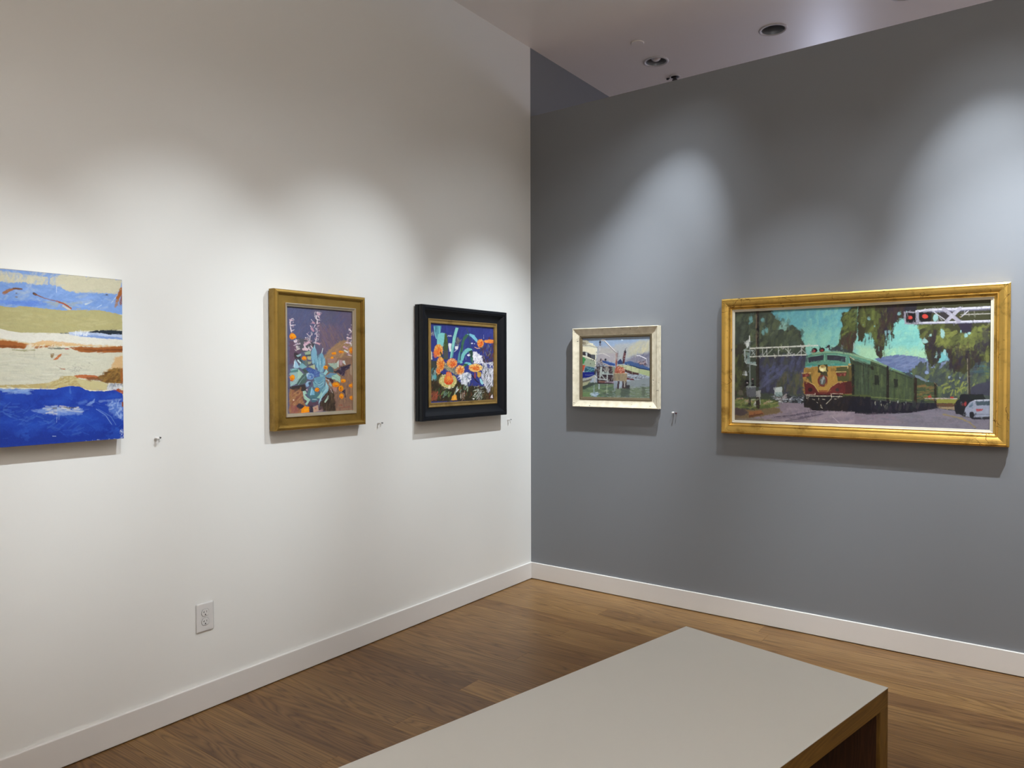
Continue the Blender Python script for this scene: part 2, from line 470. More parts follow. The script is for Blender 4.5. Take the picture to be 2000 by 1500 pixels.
    def d(s, cols, n, poly, ln, wd, ang, ja=25, a=.8):
        """n loose brush dabs inside a polygon"""
        xs = [p[0] for p in poly]; ys = [p[1] for p in poly]; k = 0; tries = 0
        while k < n and tries < n*12:
            tries += 1
            x, y = s.rs.uniform(min(xs), max(xs)), s.rs.uniform(min(ys), max(ys))
            ins = False
            for (xa, ya), (xb, yb) in zip(poly, poly[1:]+poly[:1]):
                if (ya > y) != (yb > y) and x < (xb-xa)*(y-ya)/(yb-ya)+xa: ins = not ins
            if not ins: continue
            k += 1
            th = math.radians(ang+s.rs.uniform(-ja, ja)); L = ln*s.rs.uniform(.5, 1.3)/2
            dx, dy = L*math.cos(th), -L*math.sin(th)
            s.st(cols[s.rs.randint(len(cols))], wd*s.rs.uniform(.5, 1.3), [(x-dx, y-dy), (x+dx, y+dy)], a*s.rs.uniform(.6, 1), .8, .5)
    def smear(s, n, ln, wd, ang, ja=60, jit=.10, a=.6):
        """short strokes that drag the colour already there, as a loaded brush does (photo-pixel sizes)"""
        c0 = (s.ox, s.oy, s.s); s.ox = s.oy = 0.; s.s = 1.
        for _ in range(n):
            r, q = s.rs.randint(s.nv), s.rs.randint(s.nu)
            x, y = s.X[r, q]+s.rs.uniform(-.6, .6)*ln, s.Y[r, q]+s.rs.uniform(-.5, .5)*ln*.5
            col = np.clip(s.img[r, q]*(1+s.rs.uniform(-jit, jit)*1.6+s.rs.uniform(-jit, jit, 3)*.5), 0, 1)
            th = math.radians(ang+s.rs.uniform(-ja, ja)); L = ln*s.rs.uniform(.4, 1.2)/2
            dx, dy = L*math.cos(th), -L*math.sin(th)
            s.st(col, wd*s.rs.uniform(.5, 1.3), [(x-dx, y-dy), (x+dx, y+dy)], a*s.rs.uniform(.5, 1), .7, .4)
        s.ox, s.oy, s.s = c0
    def finish(s, tex=.06, gain=1., sat=.92, gam=1.14):
        g = (s.img@np.array([.25, .6, .15]))[..., None]; s.img = g+(s.img-g)*sat
        f = 1+tex*(s.n2*.6+s.n1*.5+s.n3*.4)
        s.img = np.clip((s.img*f[..., None]).clip(0, 1)**gam*gain, 0, 1)
    def build(s, name, parent, m, origin_a, origin_z):
        """grid mesh with one colour per vertex, relief of a few tenths of a millimetre where paint is thick"""
        nu, nv = s.nu, s.nv
        A, Z = np.meshgrid(np.linspace(s.a0, s.a1, nu)-origin_a, np.linspace(s.z1, s.z0, nv)-origin_z)
        lum = s.img.mean(2)
        Yd = -(s.dep+lum*.0006+s.n2*.00012)
        co = np.stack([A, Yd, Z], -1).reshape(-1, 3)
        i = np.arange((nu-1)*(nv-1)); r, cc = i//(nu-1), i % (nu-1)
        v0 = r*nu+cc
        faces = np.stack([v0, v0+nu, v0+nu+1, v0+1], -1)
        me = bpy.data.meshes.new(name)
        me.vertices.add(nu*nv); me.vertices.foreach_set('co', co.ravel())
        me.loops.add(faces.size); me.loops.foreach_set('vertex_index', faces.ravel().astype(np.int32))
        me.polygons.add(len(faces)); me.polygons.foreach_set('loop_start', np.arange(0, faces.size, 4, dtype=np.int32))
        me.polygons.foreach_set('use_smooth', np.ones(len(faces), bool))
        ca = me.color_attributes.new('paint', 'FLOAT_COLOR', 'POINT')
        ca.data.foreach_set('color', np.concatenate([s.img.reshape(-1, 3), np.ones((nu*nv, 1))], 1).ravel())
        me.update(calc_edges=True); me.validate()
        me.materials.append(m)
        return link(bpy.data.objects.new(name, me), parent)

def paint_mat(name, rough):
    m = mat(name, (1, 1, 1), rough, 0, .35)
    a = N(m, 'ShaderNodeAttribute', attribute_name='paint'); wire(m, a, 'Color', bsdf(m), 'Base Color')
    return m
M_oil = paint_mat('oil_paint', .5)
M_panel = paint_mat('panel_paint', .55)

G_PANEL, G_GOLD, G_BLACK, G_HARB, G_TRAIN = 0.92, 0.84, 0.95, 0.84, 0.82
# ------------------------------------------------------------------ 1: abstract panel on the white wall
o = wall_thing('abstract_painting', 'L', -3.102, 1.4955, 'unframed abstract panel of blue, tan, cream and rust bands at far left', 'painting')
bm = box(bmesh.new(), -.306, .304, -.0436, 0, -.3025, .3025, .0008, 1); e_ = obj('cradle', bm, mat('whitewashed_panel_edge', (.42, .36, .27), .6), o)
bm = box(bmesh.new(), -.20, .20, -.002, GAP, .17, .20); obj('hanging_cleat', bm, bpy.data.materials['whitewashed_panel_edge'], o)
p = Canvas('L', -3.408, -2.798, 1.193, 1.798, .0445, 520, 520, '#cfccb8', 3)
p.c(0, 515, 8.)
X0 = -1400
def wavy(y, pts): return [(X0, y)]+pts
p.f('#7d9fd6', [(X0, 60), (0, 80), (400, 110), (900, 150), (1930, 250), (1930, 800), (0, 720), (X0, 700)])
p.f('#cdc8ae', [(X0, 110), (0, 120), (300, 150), (420, 190), (650, 205), (760, 200), (760, 330), (620, 345), (520, 320), (380, 300), (100, 295), (X0, 280)], 1, 2, 2)
p.f('#cdc8ae', [(900, 190), (1000, 170), (1400, 210), (1920, 262), (1900, 400), (1840, 480), (1500, 462), (1220, 460), (1050, 430), (980, 380), (880, 350), (800, 330), (800, 230)], 1, 2, 1.6)
p.f('#8aa4cc', [(500, 130), (950, 160), (900, 200), (700, 190), (480, 180)], .7, 3, 2)
p.d(['#b3bcc0', '#9db3d8', '#d5d2bd', '#8caadb'], 60, [(0, 100), (950, 150), (950, 330), (0, 290)], 90, 30, 80, 40, .45)
p.st('#9c8f76', 14, [(X0, 60), (0, 78), (900, 158), (1910, 258)], .7)
p.d(['#93b0e2', '#6f93cf', '#a9b9cd', '#86a6dd'], 120, [(0, 320), (900, 360), (1100, 460), (1850, 500), (1900, 720), (100, 660)], 130, 36, 10, 50, .45)
p.d(['#5f86d6', '#6c92dc'], 20, [(0, 560), (680, 600), (680, 660), (0, 630)], 220, 40, 0, 8, .6)
p.d(['#9aa5a6', '#a9b0a4'], 16, [(750, 600), (1250, 620), (1250, 700), (800, 690)], 120, 30, 0, 15, .5)
p.st('#9c6a3c', 60, [(90, 460), (170, 420), (260, 395), (350, 400)], .95, .8, .8, .35)
p.st('#6f4a35', 26, [(230, 392), (360, 402)], .9)
p.st('#55433c', 34, [(545, 470), (580, 488)]); p.st('#8c5a45', 15, [(560, 478), (700, 540), (800, 568), (900, 590), (1000, 622)], .9); p.st('#a8562f', 24, [(900, 590), (1010, 628), (1080, 670), (1125, 705)]); p.st('#d8cdb6', 26, [(1000, 660), (1060, 700), (1110, 722)], .8)
p.e('#77685f', 275, 525, 22, 16, .7); p.e('#6a5c55', 275, 470, 14, 10, .7); p.e('#4d4444', 1685, 488, 16, 8)
p.st('#d5ddd8', 26, [(1350, 640), (1430, 612)], .8, .8, .5, .3); p.st('#c3d4e6', 10, [(1530, 690), (1600, 650)]); p.st('#d4dde0', 14, [(1750, 620), (1860, 480)], .6); p.st('#dfe7ee', 9, [(900, 370), (900, 460)], .7)
p.st('#a3612b', 80, [(1920, 410), (1880, 500), (1830, 590)], 1, 1.5, 1.5, .5); p.st('#a77a45', 60, [(1850, 580), (1815, 680)], .8, 1.5, 1.2, .3); p.st('#8a4e26', 50, [(1920, 520), (1905, 620)], .9, 1, 1)
p.f('#b3ac7b', [(X0, 640), (0, 655), (100, 680), (250, 690), (330, 665), (600, 690), (800, 715), (1000, 735), (1300, 725), (1550, 730), (1780, 770), (1920, 810), (1925, 1040), (1700, 1040), (1400, 1050), (1200, 1060), (1000, 1090), (700, 1080), (350, 1080), (150, 1050), (0, 1010), (X0, 980)], 1, .6, .5)
p.d(['#aca87a', '#bab587', '#b6ac76', '#c2ba8b'], 60, [(0, 700), (1900, 830), (1900, 1000), (0, 980)], 180, 26, 0, 12, .5)
p.f('#dedcd0', [(X0, 990), (0, 1015), (150, 1055), (350, 1085), (700, 1085), (1000, 1095), (1200, 1120), (1600, 1165), (1930, 1190), (1930, 1300), (1100, 1260), (500, 1240), (0, 1160), (X0, 1150)], 1, .6, .6)
p.f('#b9c6de', [(1090, 1070), (1400, 1065), (1925, 1100), (1925, 1185), (1700, 1172), (1300, 1140), (1100, 1115)], 1, .8, .8)
p.f('#7f9bcf', [(1250, 1110), (1500, 1120), (1920, 1160), (1920, 1190), (1600, 1168), (1250, 1140)], .9, .8, .8)
p.d(['#e8ecf0', '#d6dff0'], 22, [(1180, 1070), (1400, 1070), (1400, 1130), (1180, 1110)], 60, 12, 60, 60, .9)
p.f('#1f2c38', [(1380, 1075), (1500, 1050), (1700, 1040), (1925, 1050), (1925, 1115), (1700, 1105), (1560, 1085)], 1, .8, .8); p.st('#4f5a66', 14, [(960, 1088), (1085, 1092)], .9, .8, .6)
p.f('#d9ab66', [(X0, 1165), (0, 1170), (250, 1205), (500, 1250), (700, 1200), (1000, 1225), (1300, 1260), (1900, 1290), (1900, 1310), (1300, 1290), (560, 1300), (500, 1300), (0, 1220)], .75, 2.5, 1.5)
p.f('#a1602a', [(X0, 1190), (0, 1195), (200, 1210), (400, 1250), (480, 1275), (400, 1330), (200, 1320), (0, 1320), (X0, 1310)], 1, 1.4, .8); p.f('#7c4418', [(X0, 1260), (0, 1275), (250, 1280), (420, 1310), (200, 1315), (0, 1312)], .7, 1.6, .8)
p.f('#a4652f', [(540, 1290), (700, 1285), (850, 1285), (820, 1310), (560, 1325)], .95, 1.5, 1.2)
p.f('#a0602c', [(1080, 1300), (1300, 1300), (1600, 1305), (1925, 1290), (1925, 1390), (1700, 1400), (1450, 1405), (1280, 1380), (1150, 1340)], 1, 1.4, .8); p.f('#6d3a18', [(1200, 1330), (1500, 1345), (1925, 1330), (1925, 1360), (1500, 1370)], .7, 1.6, .8)
p.d(['#e3dccb', '#dfd5bb'], 26, [(440, 1270), (1100, 1290), (1100, 1330), (440, 1330)], 60, 18, 30, 50, .8)
p.st('#4a5148', 20, [(770, 1325), (1030, 1328)], .8, .8, .8); p.st('#a34c45', 20, [(1040, 1332), (1080, 1330)], .9)
p.f('#cfccb9', [(X0, 1320), (0, 1325), (200, 1345), (400, 1350), (700, 1370), (900, 1345), (1150, 1345), (1300, 1395), (1500, 1415), (1930, 1410), (1930, 1480), (X0, 1480)], 1, .7, .6)
p.st('#8b8a58', 18, [(220, 1348), (400, 1362), (560, 1352)], .7, .9, .8)
p.c(0, 690, 7.896)
p.f('#cdcbb8', [(X0, -10), (1900, -10), (1780, 60), (1770, 130), (1700, 230), (1560, 310), (1300, 330), (1130, 345), (950, 350), (900, 400), (760, 450), (500, 480), (0, 490), (X0, 500)], 1, .8, .5)
p.d(['#c2c2b2', '#d6d5c6', '#cbccb6', '#bcbcab'], 130, [(0, 20), (1700, 40), (1500, 300), (850, 400), (0, 460)], 260, 22, 0, 8, .45)
p.st('#8e8b7c', 8, [(0, 10), (500, 20), (1100, 30)], .35)
p.f('#8a6c3e', [(790, 5), (850, 0), (845, 40), (815, 75), (795, 50)], .9, 1.2, .8); p.f('#b8682e', [(835, 105), (900, 40), (965, 10), (950, 50), (880, 108)], .95, 1, .7); p.st('#8c6a50', 6, [(885, 195), (960, 235)], .9); p.st('#b06238', 12, [(960, 238), (1015, 246)], .9); p.st('#a8a594', 10, [(545, -40), (550, 60)], .4)
p.d(['#8f8d85', '#a3a197'], 26, [(920, 200), (1420, 160), (1420, 240), (1100, 310), (950, 280)], 60, 7, 20, 60, .6)
p.f('#cfa468', [(1780, 60), (1905, 30), (1905, 250), (1700, 250), (1770, 130)], .8, 3, 1.5)
p.f('#8a6a36', [(1500, 360), (1600, 330), (1700, 260), (1780, 220), (1905, 240), (1905, 470), (1650, 460), (1520, 410)], 1, 1.2, 1.2)
p.d(['#6a4a20', '#5f4420', '#9a7438'], 50, [(1560, 340), (1720, 260), (1860, 260), (1860, 440), (1640, 440)], 90, 24, 30, 60, .6); p.st('#a3602c', 44, [(1890, 250), (1890, 460)], .8, 2, 1)
p.f('#b9a873', [(0, 490), (500, 480), (760, 455), (910, 410), (950, 355), (1160, 345), (1250, 400), (1600, 440), (1700, 520), (1650, 575), (1400, 575), (1280, 520), (1080, 500), (900, 545), (500, 540), (0, 530)], 1, .7, .6)
p.d(['#a5905a', '#c6b988', '#cfc89c'], 70, [(700, 470), (1000, 370), (1200, 370), (1250, 480), (1050, 480), (850, 530)], 90, 18, 15, 25, .5)
p.f('#c6be90', [(1200, 400), (1500, 420), (1680, 470), (1640, 560), (1400, 560), (1260, 500)], .8, 1.5, 1)
p.f('#b5622f', [(1150, 345), (1300, 330), (1520, 345), (1530, 400), (1350, 400), (1200, 370)], .95, 1, 1); p.f('#7a5030', [(1320, 370), (1540, 370), (1600, 430), (1380, 410)], .8, 1.4, 1)
p.st('#6e5a38', 5, [(1078, 355), (1078, 480)], .8)
p.f('#c9ccd0', [(1690, 460), (1905, 470), (1905, 520), (1780, 580), (1650, 570)], .95, 1, 1.2); p.d(['#4f4c4c', '#e6e8ea', '#9aa2b0'], 26, [(1690, 460), (1905, 470), (1880, 540), (1700, 530)], 70, 14, 40, 70, .8)
p.st('#dfe1d5', 12, [(X0, 540), (0, 535), (500, 545), (850, 552)], .9); p.st('#dedfd0', 16, [(1300, 560), (1450, 578), (1700, 575)], .9)
p.f('#1a42a8', [(X0, 545), (0, 545), (200, 552), (500, 552), (850, 555), (980, 520), (1100, 502), (1240, 510), (1310, 550), (1400, 582), (1650, 585), (1800, 560), (1905, 620), (1925, 1330), (0, 1460), (X0, 1500)], 1, .7, .6)
p.f('#12308f', [(X0, 1180), (500, 1180), (1000, 1200), (1500, 1150), (1930, 1060), (1930, 1330), (0, 1460), (X0, 1500)], .75, 14, 3)
for _ in range(170):
    x_, y_ = p.rs.uniform(-600, 1850), p.rs.uniform(600, 1300)
    p.e(['#12389f', '#1e4cb4', '#2c5cc0', '#153b9e', '#0f2f94'][p.rs.randint(5)], x_, y_, p.rs.uniform(40, 150), p.rs.uniform(25, 70), .38, 5, 4)
p.d(['#3463c2', '#12369c'], 90, [(0, 600), (1850, 640), (1880, 1250), (0, 1400)], 120, 9, 5, 45, .35)
p.d(['#3f6cc4', '#5580cc', '#4a76c8'], 70, [(0, 700), (500, 850), (900, 900), (1300, 900), (1250, 1250), (300, 1080), (0, 950)], 120, 20, 5, 40, .35)
p.d(['#91add9', '#6d90cf'], 40, [(0, 555), (460, 560), (420, 620), (150, 600)], 110, 26, 0, 15, .6)
p.f('#7f9cd6', [(500, 880), (720, 840), (950, 860), (1300, 840), (1280, 930), (900, 950), (600, 915)], .7, 3, 2)
p.d(['#a9b6cf', '#d2d1cd', '#8ea6d6'], 44, [(650, 860), (820, 815), (1280, 820), (1250, 900), (800, 930)], 110, 20, 3, 14, .7)
p.d(['#3a3538', '#5f5550'], 6, [(830, 820), (1180, 820), (1180, 850), (830, 850)], 46, 20, 0, 12, .9)
p.f('#7d9bd3', [(1330, 800), (1440, 730), (1480, 690), (1475, 760), (1400, 800)], .8, 1.2, 1); p.st('#5d82ca', 50, [(1250, 770), (1340, 740)], .5, 3, 1)
p.f('#6a8bd0', [(1680, 780), (1760, 730), (1900, 740), (1910, 1020), (1800, 980), (1700, 880)], .7, 4, 3); p.d(['#8ba8de', '#4c72c4', '#a9bfe6'], 50, [(1680, 780), (1760, 730), (1900, 740), (1910, 1000), (1800, 960)], 70, 22, 60, 60, .6)
p.st('#7c9ad8', 12, [(1500, 860), (1640, 950), (1740, 1100)], .7); p.st('#6b8dd2', 10, [(1530, 860), (1720, 970), (1800, 1100)], .6); p.st('#86a2da', 26, [(1550, 740), (1880, 710)], .45, 2, 1)
p.st('#9db4e2', 9, [(905, 800), (890, 1060)], .7); p.st('#9db4e2', 9, [(925, 820), (925, 1020)], .6); p.st('#4d78ca', 26, [(1095, 520), (1100, 610)], .6, 2, 1)
p.st('#b5c6e8', 12, [(830, 1275), (875, 1275)], .8); p.st('#a04a2c', 50, [(1830, 560), (1900, 600)], 1, 1, 1); p.st('#8a4226', 30, [(1905, 760), (1905, 810)])
p.d(['#d5dbe8', '#9fb2dc'], 26, [(1860, 1180), (1915, 1180), (1915, 1300), (1860, 1300)], 16, 10, 45, 80, .8)
p.d(['#c8d0e4'], 14, [(1300, 1345), (1915, 1300), (1915, 1312), (1300, 1360)], 12, 7, 45, 80, .8)
p.smear(1500, 12, 2.2, 0, 30, .06, .45)
p.finish(.05, G_PANEL, 1.0, 1.05)
p.build('canvas', o, M_panel, -3.102, 1.4955)

# ------------------------------------------------------------------ 2: gold framed succulent
o = wall_thing('framed_painting', 'L', -1.840, 1.500, 'gold framed upright painting of a blue succulent with orange poppies', 'painting')
W, H = .550, .656
prof = [(0, .001), (0, .033)]+arc((0, .033), (.014, .048), .0055, 7)+[(.014, .048), (.0185, .0465), (.019, .0425), (.0235, .0415), (.024, .036), (.061, .036), (.0615, .0385)]
obj('frame', frame_mesh(W, H, prof), M_gold_old, o)
prof = [(.0610, .036), (.0612, .0415), (.0645, .0420), (.0650, .0385), (.0675, .0385), (.0680, .0360), (.0705, .0360), (.0710, .0330), (.0760, .0325), (.0770, .0250)]
obj('liner', frame_mesh(W, H, prof), M_silver, o, )['label'] = 'stepped silver gilt liner'
p = Canvas('L', -2.047, -1.633, 1.244, 1.750, .0255, 300, 370, '#66637c', 5)
p.c(555, 590, 12.5)
p.f('#5a6084', [(100, 100), (700, 100), (800, 900), (300, 900), (100, 800)], .8, 18, 4); p.f('#71657f', [(1300, 200), (1750, 250), (1750, 800), (1300, 900)], .8, 18, 4); p.f('#7b6576', [(850, 600), (1300, 600), (1300, 1100), (900, 1200)], .8, 16, 4)
p.d(['#5b608a', '#6a6584', '#716781', '#646a8c'], 150, [(130, 150), (1720, 300), (1720, 700), (140, 900)], 150, 34, 60, 25, .4)
p.d(['#8a7278', '#7a6a86', '#6a6280', '#93796f'], 90, [(860, 500), (1500, 600), (1400, 1000), (950, 1250)], 220, 26, -62, 12, .45)
p.f('#a58565', [(960, 1330), (1100, 1170), (1280, 1010), (1480, 920), (1720, 1000), (1730, 1600), (950, 1600)], 1, 4, 3)
p.d(['#b8946a', '#c69d6e', '#947665', '#a87f6a', '#b38a72'], 80, [(980, 1330), (1280, 1020), (1480, 940), (1700, 1040), (1720, 1500), (960, 1500)], 170, 34, 45, 25, .55)
p.f('#6b5264', [(130, 950), (260, 960), (420, 1200), (330, 1400), (250, 1520), (130, 1520)], .9, 3, 3); p.f('#55584f', [(300, 900), (650, 880), (720, 1100), (460, 1220), (300, 1100)], .6, 5, 4)
p.f('#3c3336', [(240, 1230), (360, 1260), (420, 1400), (260, 1370)], .9, 1.5, 1.5); p.f('#47454c', [(600, 950), (740, 1030), (720, 1120), (620, 1090)], .8, 2, 1.5)
# flower spikes
SP = '#e9dce4'; PK = '#d9b3c4'
p.st(SP, 26, [(800, 330), (780, 400), (815, 440), (805, 530)]); p.st('#5b545a', 14, [(770, 420), (770, 520)]); p.st(PK, 60, [(820, 270), (860, 300)]); p.st('#e9dfe6', 22, [(800, 250), (900, 260)], .9, .7, .3, .2)
for q in ([(750, 350), (790, 360)], [(820, 430), (890, 455)], [(840, 340), (850, 380)], [(660, 430), (730, 500)], [(640, 580), (700, 690)], [(760, 560), (725, 640)], [(560, 780), (620, 840)], [(690, 780), (640, 830)], [(770, 640), (820, 690)], [(750, 780), (820, 775)], [(800, 830), (860, 860)], [(820, 590), (860, 575)], [(520, 870), (560, 872)], [(580, 930), (650, 940)], [(730, 1000), (760, 960)], [(640, 1010), (620, 1000)]):
    p.st(SP, 19, q, 1, .6, .4, .3)
p.st('#cf9fb0', 40, [(700, 500), (735, 520)], .9); p.st('#c99aad', 50, [(670, 650), (715, 705)], .9); p.st(SP, 16, [(800, 780), (790, 900), (760, 1010)]); p.st(SP, 14, [(620, 830), (625, 940)])
p.st(PK, 60, [(600, 980), (500, 1050)], 1, .8, .8); p.st('#e6c9d2', 60, [(470, 1150), (560, 1160)], 1, .8, .8); p.st('#e6c9d2', 30, [(500, 1060), (520, 1120), (580, 1150)]); p.st('#d7a9b4', 40, [(790, 1000), (850, 1020)]); p.st('#efe8ea', 20, [(650, 1070), (700, 1130)]); p.st('#e6c9d2', 30, [(610, 1140), (640, 1180)])
p.st(SP, 26, [(145, 480), (160, 640), (180, 730)]); p.st(SP, 30, [(170, 575), (280, 560)], 1, .7, .4, .4); p.st(SP, 26, [(190, 700), (250, 675)], 1, .7, .3, .4); p.st(PK, 40, [(145, 440), (200, 450)]); p.st(SP, 16, [(180, 410), (230, 405)])
p.e(SP, 275, 965, 40, 30, 1, .8, 1); p.st(SP, 26, [(310, 930), (300, 980)]); p.st('#b5a9b8', 30, [(270, 1040), (390, 1010)], .9); p.st('#d8d4c8', 30, [(310, 1080), (320, 1160), (380, 1140)], .9); p.st('#c9d0c4', 20, [(280, 1180), (300, 1190)])
p.st(SP, 22, [(1640, 560), (1700, 600), (1670, 720)]); p.st(SP, 40, [(1590, 670), (1660, 740)], 1, .7, .4, .6); p.st(SP, 20, [(1690, 790), (1640, 870)]); p.st('#e8d0da', 40, [(1540, 870), (1640, 895)], 1, .7, .5, .6); p.st('#e8d0da', 40, [(1520, 990), (1620, 1010)]); p.st('#d9a9b4', 36, [(1450, 1095), (1540, 1140)]); p.st('#d8dccf', 40, [(1640, 1030), (1650, 1060)]); p.st('#dfe3d8', 36, [(1470, 1180), (1540, 1220)]); p.st('#e5cfd8', 22, [(1560, 1290), (1640, 1310)])
for poly_, n_ in (([(740, 240), (880, 250), (850, 1010), (740, 1010), (770, 600)], 46), ([(560, 780), (700, 600), (690, 1180), (470, 1180), (480, 1040)], 40), ([(140, 400), (240, 420), (230, 720), (150, 720)], 14), ([(230, 930), (390, 940), (380, 1180), (270, 1180)], 22), ([(1560, 560), (1705, 580), (1680, 1060), (1510, 1020)], 34), ([(1440, 1080), (1650, 1070), (1560, 1320), (1470, 1240)], 16)):
    p.d(['#ecdfe6', '#d9b3c4', '#cf9fb0', '#efe6ea', '#7d7288'], n_, poly_, 38, 13, 50, 75, .9)
# back leaves
p.f('#9fb59a', [(490, 1230), (640, 1190), (660, 1290), (520, 1300)], 1, 1, 1); p.f('#3f5350', [(500, 1290), (660, 1270), (650, 1330), (560, 1330)], .9, 1, 1); p.f('#b4b48c', [(560, 1330), (660, 1320), (660, 1420), (580, 1400)], 1, 1, 1)
p.f('#9fc0c0', [(300, 1310), (400, 1260), (420, 1300), (340, 1350)], 1, 1, 1)
p.f('#86b4cb', [(690, 1150), (740, 1060), (770, 1130), (800, 1220), (800, 1350), (780, 1520), (690, 1520), (660, 1350), (660, 1230)], 1, .8, .6); p.st('#b3d3da', 14, [(745, 1050), (745, 1130)])
p.f('#7fb0c6', [(860, 1290), (920, 1230), (960, 1300), (1000, 1480), (1000, 1560), (840, 1560), (850, 1400)], 1, .8, .6); p.st('#e2ecea', 16, [(945, 1130), (920, 1240)]); p.st('#4d6d70', 16, [(820, 1280), (800, 1420), (860, 1500)]); p.st('#557a84', 12, [(860, 1260), (830, 1330)])
OR = '#f2940c'; OD = '#d96a08'; OY = '#f7ad1c'
def poppy(x, y, rx, ry, dark=True):
    p.e(OR, x, y, rx, ry, 1, .8, 1.2); p.e(OY, x+rx*.15, y-ry*.25, rx*.5, ry*.4, .9, .8, .5)
    if dark: p.e(OD, x-rx*.1, y+ry*.5, rx*.5, ry*.3, .8, .8, .6)
poppy(205, 835, 70, 75); poppy(250, 850, 50, 40, False); poppy(1655, 1180, 62, 80); poppy(1215, 1255, 62, 34); poppy(1395, 1220, 70, 34); poppy(1170, 1370, 38, 42); poppy(490, 1375, 58, 52)
p.c(555, 700, 12.5)
p.f('#94735f', [(1000, 30), (1740, -40), (1740, 1300), (1000, 1300)], 1, 3, 2); p.f('#a2754f', [(130, 740), (430, 720), (520, 1150), (430, 1340), (130, 1350)], 1, 2, 2)
p.d(['#a88a6d', '#84665c', '#b08a68', '#6d564f', '#9a7862'], 90, [(1250, 400), (1720, 100), (1720, 1230), (1250, 1250)], 200, 26, 88, 10, .6)
p.f('#b08a83', [(1050, 0), (1280, 0), (1250, 120), (1060, 110)], .7, 2, 2); p.f('#bfa993', [(1600, 180), (1720, 160), (1720, 420), (1620, 400)], .6, 3, 2)
p.f('#3d3347', [(1270, 310), (1400, 200), (1620, 140), (1600, 230), (1490, 300), (1470, 430), (1360, 400)], 1, 1.2, 1.5); p.d(['#9a8a98', '#2c2536', '#6a5266'], 30, [(1330, 250), (1600, 160), (1480, 420), (1350, 390)], 40, 12, 40, 50, .7)
p.f('#44372b', [(880, 900), (1050, 750), (1200, 760), (1260, 1290), (850, 1290)], 1, 2, 2); p.d(['#2e2620', '#5c4a38', '#6f5a48', '#3b2e28'], 60, [(900, 950), (1180, 780), (1290, 1280), (880, 1280)], 180, 18, 80, 14, .7)
p.f('#3a3330', [(140, 690), (500, 630), (560, 760), (480, 800), (250, 770), (140, 740)], .95, 1.5, 1.5); p.f('#5b4540', [(240, 760), (330, 720), (360, 850), (290, 860)], .9, 1.5, 1)
p.d(['#b88a62', '#9a6248', '#8c5248', '#c1936a', '#7c4a44'], 60, [(160, 800), (420, 760), (480, 1100), (400, 1300), (170, 1300)], 130, 34, 60, 30, .6); p.f('#95555a', [(170, 1150), (330, 1130), (330, 1330), (170, 1340)], .6, 4, 2)
p.f('#443942', [(300, 1150), (370, 1090), (500, 1160), (430, 1230), (350, 1220)], 1, .8, .8); p.f('#3b3440', [(600, 1100), (700, 1120), (740, 1310), (610, 1310)], .9, 1, 1); p.f('#5f4655', [(420, 900), (500, 990), (640, 1060), (820, 1000), (840, 1140), (620, 1160), (480, 1060)], .9, 1.2, 1)
p.f('#c2a089', [(700, 1190), (820, 1140), (850, 1290), (720, 1310)], 1, 1.2, 1.2); p.e('#c25a58', 770, 1225, 20, 20, .8); p.e('#5f4a4c', 900, 1200, 50, 40, .9, 1, 1); p.f('#a98a8a', [(820, 1270), (960, 1230), (950, 1290), (830, 1300)], .8, 1, 1)
# left broad leaves
p.f('#9ab9b6', [(150, 350), (330, 330), (460, 380), (430, 520), (300, 620), (150, 690)], 1, 1, 1); p.f('#a9c9b4', [(330, 240), (470, 380), (390, 510), (330, 470)], 1, 1, 1); p.f('#546c66', [(340, 560), (430, 420), (520, 360), (560, 370), (560, 500), (520, 600), (350, 650), (300, 640)], 1, 1, 1)
p.f('#5f8a86', [(155, 290), (350, 250), (340, 330), (160, 350)], 1, 1, 1); p.f('#8fbcc0', [(150, 255), (300, 240), (330, 270), (160, 300)], 1, .8, .8)
p.f('#a6cbe0', [(250, 60), (280, 30), (380, 220), (300, 240), (240, 230)], 1, .8, .8); p.st('#e8f2f4', 14, [(250, 70), (245, 220)], .9); p.f('#3b4f55', [(280, 20), (400, 10), (520, 180), (400, 160)], 1, 1, 1); p.st('#c6dde0', 40, [(340, 50), (400, 110)]); p.f('#85b5bf', [(390, 130), (460, 120), (560, 210), (440, 260), (360, 220)], 1, .9, .9); p.st('#557a80', 20, [(420, 20), (560, 190)])
p.f('#4a5a52', [(440, 270), (560, 260), (600, 340), (500, 350)], .95, 1, 1)
p.f('#b8bd93', [(600, 200), (750, 150), (755, 275), (690, 240)], 1, .8, .8); p.f('#a9ad8a', [(580, 80), (680, 70), (660, 120), (590, 150)], .9, 1, 1); p.st('#4f5f50', 18, [(590, 160), (740, 130)]); p.f('#6e7f72', [(500, 20), (580, 60), (560, 200), (500, 160)], .8, 1, 1)
p.f('#7fb0c6', [(760, 0), (1000, 0), (1010, 130), (960, 330), (860, 330), (780, 200)], 1, .8, .6)
p.d(['#a5cfdc', '#5f93ae', '#89bccd', '#6ca3ba'], 44, [(700, 0), (990, 0), (960, 320), (860, 320), (770, 180)], 160, 20, 82, 16, .7)
p.f('#4560a0', [(520, 250), (620, 230), (740, 270), (860, 330), (860, 440), (720, 450), (620, 360)], 1, 1, 1); p.d(['#5876b5', '#3d549a', '#6f8cc0', '#7a95c4'], 34, [(560, 260), (850, 330), (840, 440), (640, 380)], 60, 16, 60, 40, .8)
p.e('#7ea3cc', 640, 440, 95, 80, 1, .9, .9); p.e('#516fae', 660, 450, 55, 40, .9, .9, .8); p.st('#b9d6ea', 30, [(560, 430), (560, 380), (600, 370)], .9); p.e('#b5cde2', 635, 450, 25, 20, .8)
